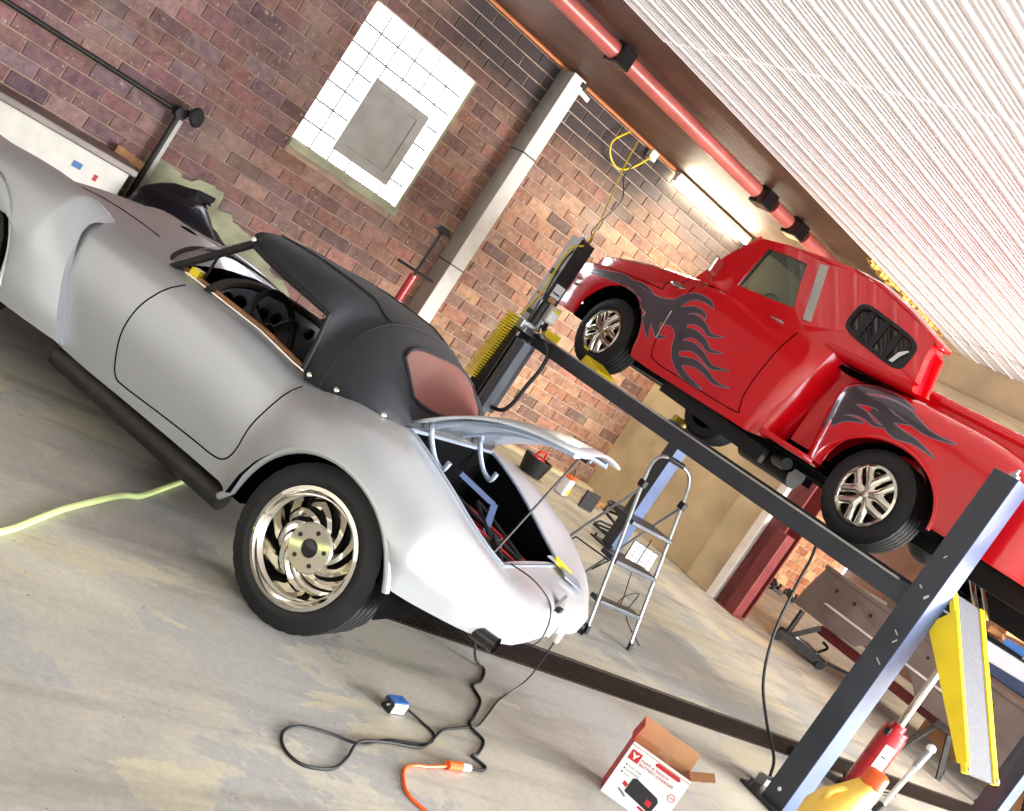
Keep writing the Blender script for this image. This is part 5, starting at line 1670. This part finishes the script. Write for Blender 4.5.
# black hose from the runway to the near post's foot
b = MB().tube(cr([(5.30, 3.43, 1.23), (5.36, 3.44, 1.12), (5.40, 3.45, .98), (5.40, 3.39, .67), (5.40, 3.27, .41), (5.40, 3.10, .24), (5.36, 2.92, .13), (5.26, 2.82, .06)], 6), .009, 8)
tag(b.build('hanging_hose', M['black']), 'black rubber hose hanging from the near runway to the post foot', 'hose')
b = MB(); b.tube([(5.24, 2.82, .05), (5.20, 2.74, .10)], .012, 8); b.box((5.24, 2.83, .03), (.05, .06, .05))
o = tag(b.build('hose_coupling', M['alu'], smooth=0), 'small metal air fitting at the foot of the near lift post', 'fitting', kind=None)

# red pole jack
pj = thing('pole_jack', 'tall red hydraulic pole jack with chrome ram beside the near lift post', 'jack', (6.5, 2.99, 0))
MB().tube([(0, 0, .07), (0, 0, .50)], .085, 24).build('cylinder', M['cyl'], pj)
MB().tube([(0, 0, .50), (0, 0, .535)], .078, 24).build('top_collar', M['cyl'], pj)
MB().tube([(0, 0, .535), (0, 0, .57)], .045, 16).build('gland', M['cyl'], pj)
MB().box((-.085, 0, .50), (.03, .03, .05)).build('port', M['iron'], pj, smooth=0)
MB().tube([(0, 0, .56), (0, 0, 1.02)], .026, 14).build('chrome_ram', M['chrome'], pj)
rows = []
for i in range(7):
    a_ = math.radians(205 + 50 * i / 6)
    rows.append([(.0865 * math.cos(a_), .0865 * math.sin(a_), z) for z in (.25, .43)])
lb_ = MB().grid(rows).build('paper_label', M['paper'], pj)
rows = [[(.0872 * math.cos(math.radians(215 + 26 * i / 5)), .0872 * math.sin(math.radians(215 + 26 * i / 5)), z) for z in (.345, .355)] for i in range(6)]
MB().grid(rows).build('label_line', M['printblack'], lb_)
for z in (.28, .30, .32, .38, .40):
    rows = [[(.0872 * math.cos(math.radians(210 + 36 * i / 5)), .0872 * math.sin(math.radians(210 + 36 * i / 5)), zz) for zz in (z, z + .004)] for i in range(6)]
    MB().grid(rows).build('label_line', M['iron'], lb_)
for a_ in (0, PI / 2, PI, 3 * PI / 2):
    MB().bar((0, 0, .05), (.42 * math.cos(a_ + .6), .42 * math.sin(a_ + .6), .045), .05, .035).build('base_leg', M['iron'], pj, smooth=0)
    MB().tube([(.42 * math.cos(a_ + .6) - .02, .42 * math.sin(a_ + .6), .03), (.42 * math.cos(a_ + .6) + .02, .42 * math.sin(a_ + .6), .03)], .03, 10).build('castor', M['black'], pj)
MB().lathe([(0, .075), (.11, .07), (.12, .05), (0, .05)], ax=(0, 0, 1), n=20).build('base_hub', M['iron'], pj)
MB().tube([(.10, -.06, .12), (.24, -.12, .17)], .014, 8).build('pump_pedal', M['iron'], pj)

# yellow jug on a small stand, bottom right
js = thing('low_stand', 'small grey steel stand holding the yellow jug at the frame bottom', 'stand', (3.88, 1.78, .015))
MB().box((0, 0, .30), (.30, .26, .02)).build('top_plate', M['greysteel'], js, smooth=0)
for sx in (-.13, .13):
    for sy in (-.11, .11): MB().bar((sx, sy, -.015), (sx, sy, .29), .02, .02).build('leg', M['greysteel'], js, smooth=0)
yj = thing('yellow_jug', 'yellow plastic jug with ribbed orange cap at the bottom right', 'jug', (3.88, 1.78, .325), math.radians(-20))
rows = []
for z, w, d in ((0, .10, .075), (.01, .115, .085), (.15, .118, .088), (.21, .11, .08), (.27, .06, .05), (.325, .04, .04), (.335, .035, .035)):
    rows.append([(-(.0 if z < .28 else .0) + w * math.copysign(abs(math.cos(u)) ** .5, math.cos(u)), d * math.copysign(abs(math.sin(u)) ** .5, math.sin(u)), z) for u in [2 * PI * q / 24 for q in range(24)]])
MB().grid([[(x + (.05 if z > .29 else .02 * (z > .2)), y_, z) for x, y_, z in r_] for r_ in rows], cv=True).build('jug_body', mat('yellow_jug_plastic', (238, 196, 84), .4, 0, .05), yj)
MB().lathe([(0, .06), (.034, .06), (.042, .052), (.044, 0), (0, 0)], (.05, 0, .325), (0, 0, 1), 48, mod=lambda r, j, k: r + (.0018 if (k % 2 and j in (2, 3)) else 0)).build('orange_cap', M['orange'], yj, smooth=.9)
MB().tube(cr([(-.08, 0, .18), (-.09, 0, .23), (-.05, 0, .26), (.0, 0, .26)], 5), .014, 8).build('grip', yj.children[0].data.materials[0], yj)
sy_ = thing('suction_syringe', 'clear suction tube with white cap leaning beside the yellow jug', 'syringe', (3.86, 1.66, .64))
MB().tube([(0, 0, 0), (.10, .02, .24)], .010, 10).build('clear_tube', M['sticker'], sy_)
MB().tube([(.07, .015, .17), (.10, .02, .24)], .014, 10).build('metal_sleeve', M['alu'], sy_)
MB().sphere((.105, .022, .255), .018, 12, 8).build('white_cap', M['white'], sy_)
MB().tube([(0, 0, 0), (-.02, 0, -.04)], .016, 10).build('dark_collar', M['iron'], sy_)
MB().tube([(-.02, 0, -.04), (-.06, 0, -.28)], .008, 8).build('lower_tube', M['sticker'], sy_)

# battery charger carton
cb = thing('charger_carton', 'open printed battery charger carton on the floor between the two cars', 'carton', (3.448, 2.39, 0), math.radians(-47))
cw, cd, chh = .267, .135, .24
F_ = .004
MB().box((cw / 2, F_ / 2, chh / 2), (cw, F_, chh)).build('front_panel', M['paper'], cb, smooth=0)
MB().box((cw / 2, cd, chh / 2), (cw, F_, chh)).build('back_panel', M['card'], cb, smooth=0)
sp = MB().box((F_ / 2, cd / 2, chh / 2), (F_, cd - .006, chh)).build('side_panel', M['printred'], cb, smooth=0)
MB().box((cw - F_ / 2, cd / 2, chh / 2), (F_, cd - .006, chh)).build('side_panel', M['card'], cb, smooth=0)
MB().box((cw / 2, cd / 2, .004), (cw - .01, cd - .01, .004)).build('bottom_panel', M['card'], cb, smooth=0)
R_ = Matrix.Rotation(-.25, 3, 'X')
MB().box((cw / 2, cd + .012, chh + .036), (cw, .003, .075), R_).build('lid_flap', M['card'], cb, smooth=0)
MB().ring([(cw / 2 - .035, .0), (cw / 2 + .035, 0), (cw / 2 + .02, .035), (cw / 2 - .02, .035)], [(cw / 2 - .022, .006), (cw / 2 + .022, .006), (cw / 2 + .012, .026), (cw / 2 - .012, .026)], lambda x, z, t: (x, cd * .45 + t, chh - .02 + z), 0, .003).build('tab', M['card'], cb, smooth=0)
MB().prism([(cw, 0), (cw + .078, .050), (cw + .080, .054), (cw, .004)], lambda x, z, t: (x, cd * .15 + t, chh - .005 + z), 0, cd * .8).build('side_flap', M['card'], cb, smooth=0)
MB().box((-.004, cd * .5, chh + .035), (.003, cd * .9, .08), Matrix.Rotation(.12, 3, 'Y')).build('side_flap', M['printred'], cb, smooth=0)
MB().prism([(0, 0), (cw, 0), (cw - .0, .012), (0, .012)], lambda x, z, t: (x, -.001 + t + z * .6, chh - .012 + z * .9), -.001, .002).build('folded_edge', M['card'], cb, smooth=0)


def art(poly, m, name, off=.0012):
    return MB().prism(poly, lambda x, z, t: (x, -t, z), 0, off).build(name, M[m], cb, smooth=0)


art([(.012, .172), (.058, .172), (.058, .214), (.012, .214)], 'printred', 'red_square')
art([(.020, .207), (.028, .204), (.035, .198), (.042, .204), (.050, .207), (.044, .194), (.039, .190), (.038, .180), (.032, .180), (.031, .190), (.026, .194)], 'paper', 'bull_head_mark', .0018)
art([(.115, .217), (.125, .226), (.222, .226), (.232, .217), (.225, .209), (.12, .209)], 'printred', 'red_band')


def text(body, x, z, size, m):
    c = bpy.data.curves.new('lettering', 'FONT'); c.body = body; c.size = size; c.extrude = .0004; c.space_character = 1.15
    c.materials.append(M[m])
    tmp = bpy.data.objects.new('lettering', c); COL.objects.link(tmp)
    bpy.context.view_layer.update()
    me = bpy.data.meshes.new_from_object(tmp.evaluated_get(bpy.context.evaluated_depsgraph_get()))
    bpy.data.objects.remove(tmp)
    o = bpy.data.objects.new('lettering', me); COL.objects.link(o); o.parent = cb
    o.location = (x, -.0012, z); o.rotation_euler = (PI / 2, 0, 0)
    return o


text('FARM & RANCH', .064, .189, .0158, 'printred')
text('BATTERY CHARGER', .064, .172, .0158, 'printred')
for k in range(3):
    text(('Battery charger', 'and maintainer', '12 volt')[k], .034, .146 - .017 * k, .0085, 'greybody')
    art([(.022, .146 - .017 * k), (.028, .146 - .017 * k), (.028, .152 - .017 * k), (.022, .152 - .017 * k)], 'printblack', 'bullet')
c_ = [(.238 + .016 * math.cos(2 * PI * k / 20), .140 + .016 * math.sin(2 * PI * k / 20)) for k in range(20)]
c2_ = [(.238 + .0135 * math.cos(2 * PI * k / 20), .140 + .0135 * math.sin(2 * PI * k / 20)) for k in range(20)]
MB().ring(c_, c2_, lambda x, z, t: (x, -t, z), 0, .0012).build('red_ring', M['printred'], cb, smooth=0)
text('12V', .228, .136, .012, 'printred')
art([(.075, .055), (.190, .040), (.205, .052), (.208, .095), (.195, .108), (.088, .125), (.076, .115)], 'printblack', 'charger_picture')
art([(.100, .070), (.150, .064), (.150, .090), (.100, .097)], 'iron', 'display_picture', .0018)
art([(.165, .060), (.190, .057), (.190, .080), (.165, .083)], 'printred', 'button_picture', .0018)
art([(.052, .075), (.072, .070), (.074, .085), (.056, .092)], 'printred', 'clamp_picture')
art([(.050, .055), (.070, .050), (.090, .040), (.088, .034), (.060, .045), (.048, .050)], 'greybody', 'cable_picture')
art([(.150, .030), (.185, .026), (.186, .036), (.152, .039)], 'printred', 'clamp_picture')

# plug-in adapter, its leads and the orange cord
ad = thing('plug_adapter', 'black plug-in adapter with white label and blue side on the concrete', 'adapter', (2.44, 2.575, 0), math.radians(12))
MB().box((0, 0, .022), (.085, .05, .044)).build('case', M['gloss'], ad, smooth=0, bevel=.004)
MB().box((.0, 0, .0455), (.078, .044, .003)).build('blue_face', M['blue'], ad, smooth=0)
MB().box((.0, -.026, .022), (.07, .002, .034)).build('white_label', M['paper'], ad, smooth=0)
for y_ in (-.012, .012): MB().box((-.052, y_, .03), (.02, .003, .008)).build('prong', M['alu'], ad, smooth=0)
b = MB().tube(cr([(2.50, 2.57, .02), (2.56, 2.53, .006), (2.58, 2.48, .005), (2.53, 2.42, .005), (2.44, 2.39, .006), (2.30, 2.37, .005), (2.16, 2.31, .005), (2.05, 2.33, .005), (1.93, 2.33, .005), (1.85, 2.28, .005), (1.82, 2.20, .005), (1.86, 2.14, .005), (1.97, 2.15, .005), (2.06, 2.22, .005), (2.15, 2.31, .012), (2.30, 2.35, .010), (2.45, 2.37, .008), (2.55, 2.44, .006), (2.65, 2.52, .006), (2.75, 2.56, .006), (2.83, 2.59, .006)], 6), .005, 6)
tag(b.build('adapter_lead', M['black']), 'thin black adapter lead curling over the concrete to the roadster', 'lead')
b = MB().tube(cr([(3.05, 3.18, .32), (3.20, 3.14, .05), (3.28, 3.12, .006), (3.18, 3.0, .006), (3.08, 2.93, .006), (3.05, 2.82, .006), (2.93, 2.69, .006), (2.84, 2.60, .008), (2.86, 2.52, .006), (2.76, 2.42, .006), (2.72, 2.40, .006), (2.75, 2.35, .006), (2.71, 2.32, .008), (2.64, 2.31, .012)], 6), .006, 6)
tag(b.build('trickle_charge_lead', M['black']), 'black lead from the open boot down to the orange plug', 'lead')
b = MB().tube(cr([(3.36, 2.95, .42), (3.40, 2.98, .12), (3.32, 2.96, .006), (3.18, 2.86, .006), (3.02, 2.72, .006), (2.90, 2.62, .006), (2.84, 2.60, .006)], 6), .004, 6)
tag(b.build('thin_grey_lead', M['iron']), 'thin grey lead hanging from the roadster tail to the floor', 'lead')
oc = thing('orange_extension_cord', 'orange extension cord with clear plug end on the concrete', 'cord', (2.55, 2.30, 0))
MB().tube([(.04, .0, .015), (-.03, -.01, .015)], .016, 10).build('orange_plug', M['orange'], oc)
MB().tube([(.085, .005, .015), (.04, .0, .015)], .013, 10).build('clear_socket', M['sticker'], oc)
MB().tube(cr([(-.03, -.01, .012), (-.12, -.03, .007), (-.19, -.04, .006), (-.25, -.07, .006), (-.29, -.13, .006), (-.31, -.20, .006), (-.27, -.27, .006), (-.20, -.33, .006), (-.1, -.42, .006)], 6), .006, 8).build('cord', M['orange'], oc)

# lime air hose at far left
b = MB().tube(cr([(.6, 2.55, .012), (.95, 2.86, .012), (1.10, 2.975, .012), (1.22, 3.12, .012), (1.34, 3.27, .012), (1.48, 3.42, .012), (1.63, 3.57, .012), (1.72, 3.63, .012), (1.85, 3.78, .012), (2.07, 4.04, .012), (2.3, 4.3, .012)], 5), .0115, 8)
tag(b.build('lime_air_hose', M['lime']), 'pale lime air hose running under the roadster from the left', 'hose')
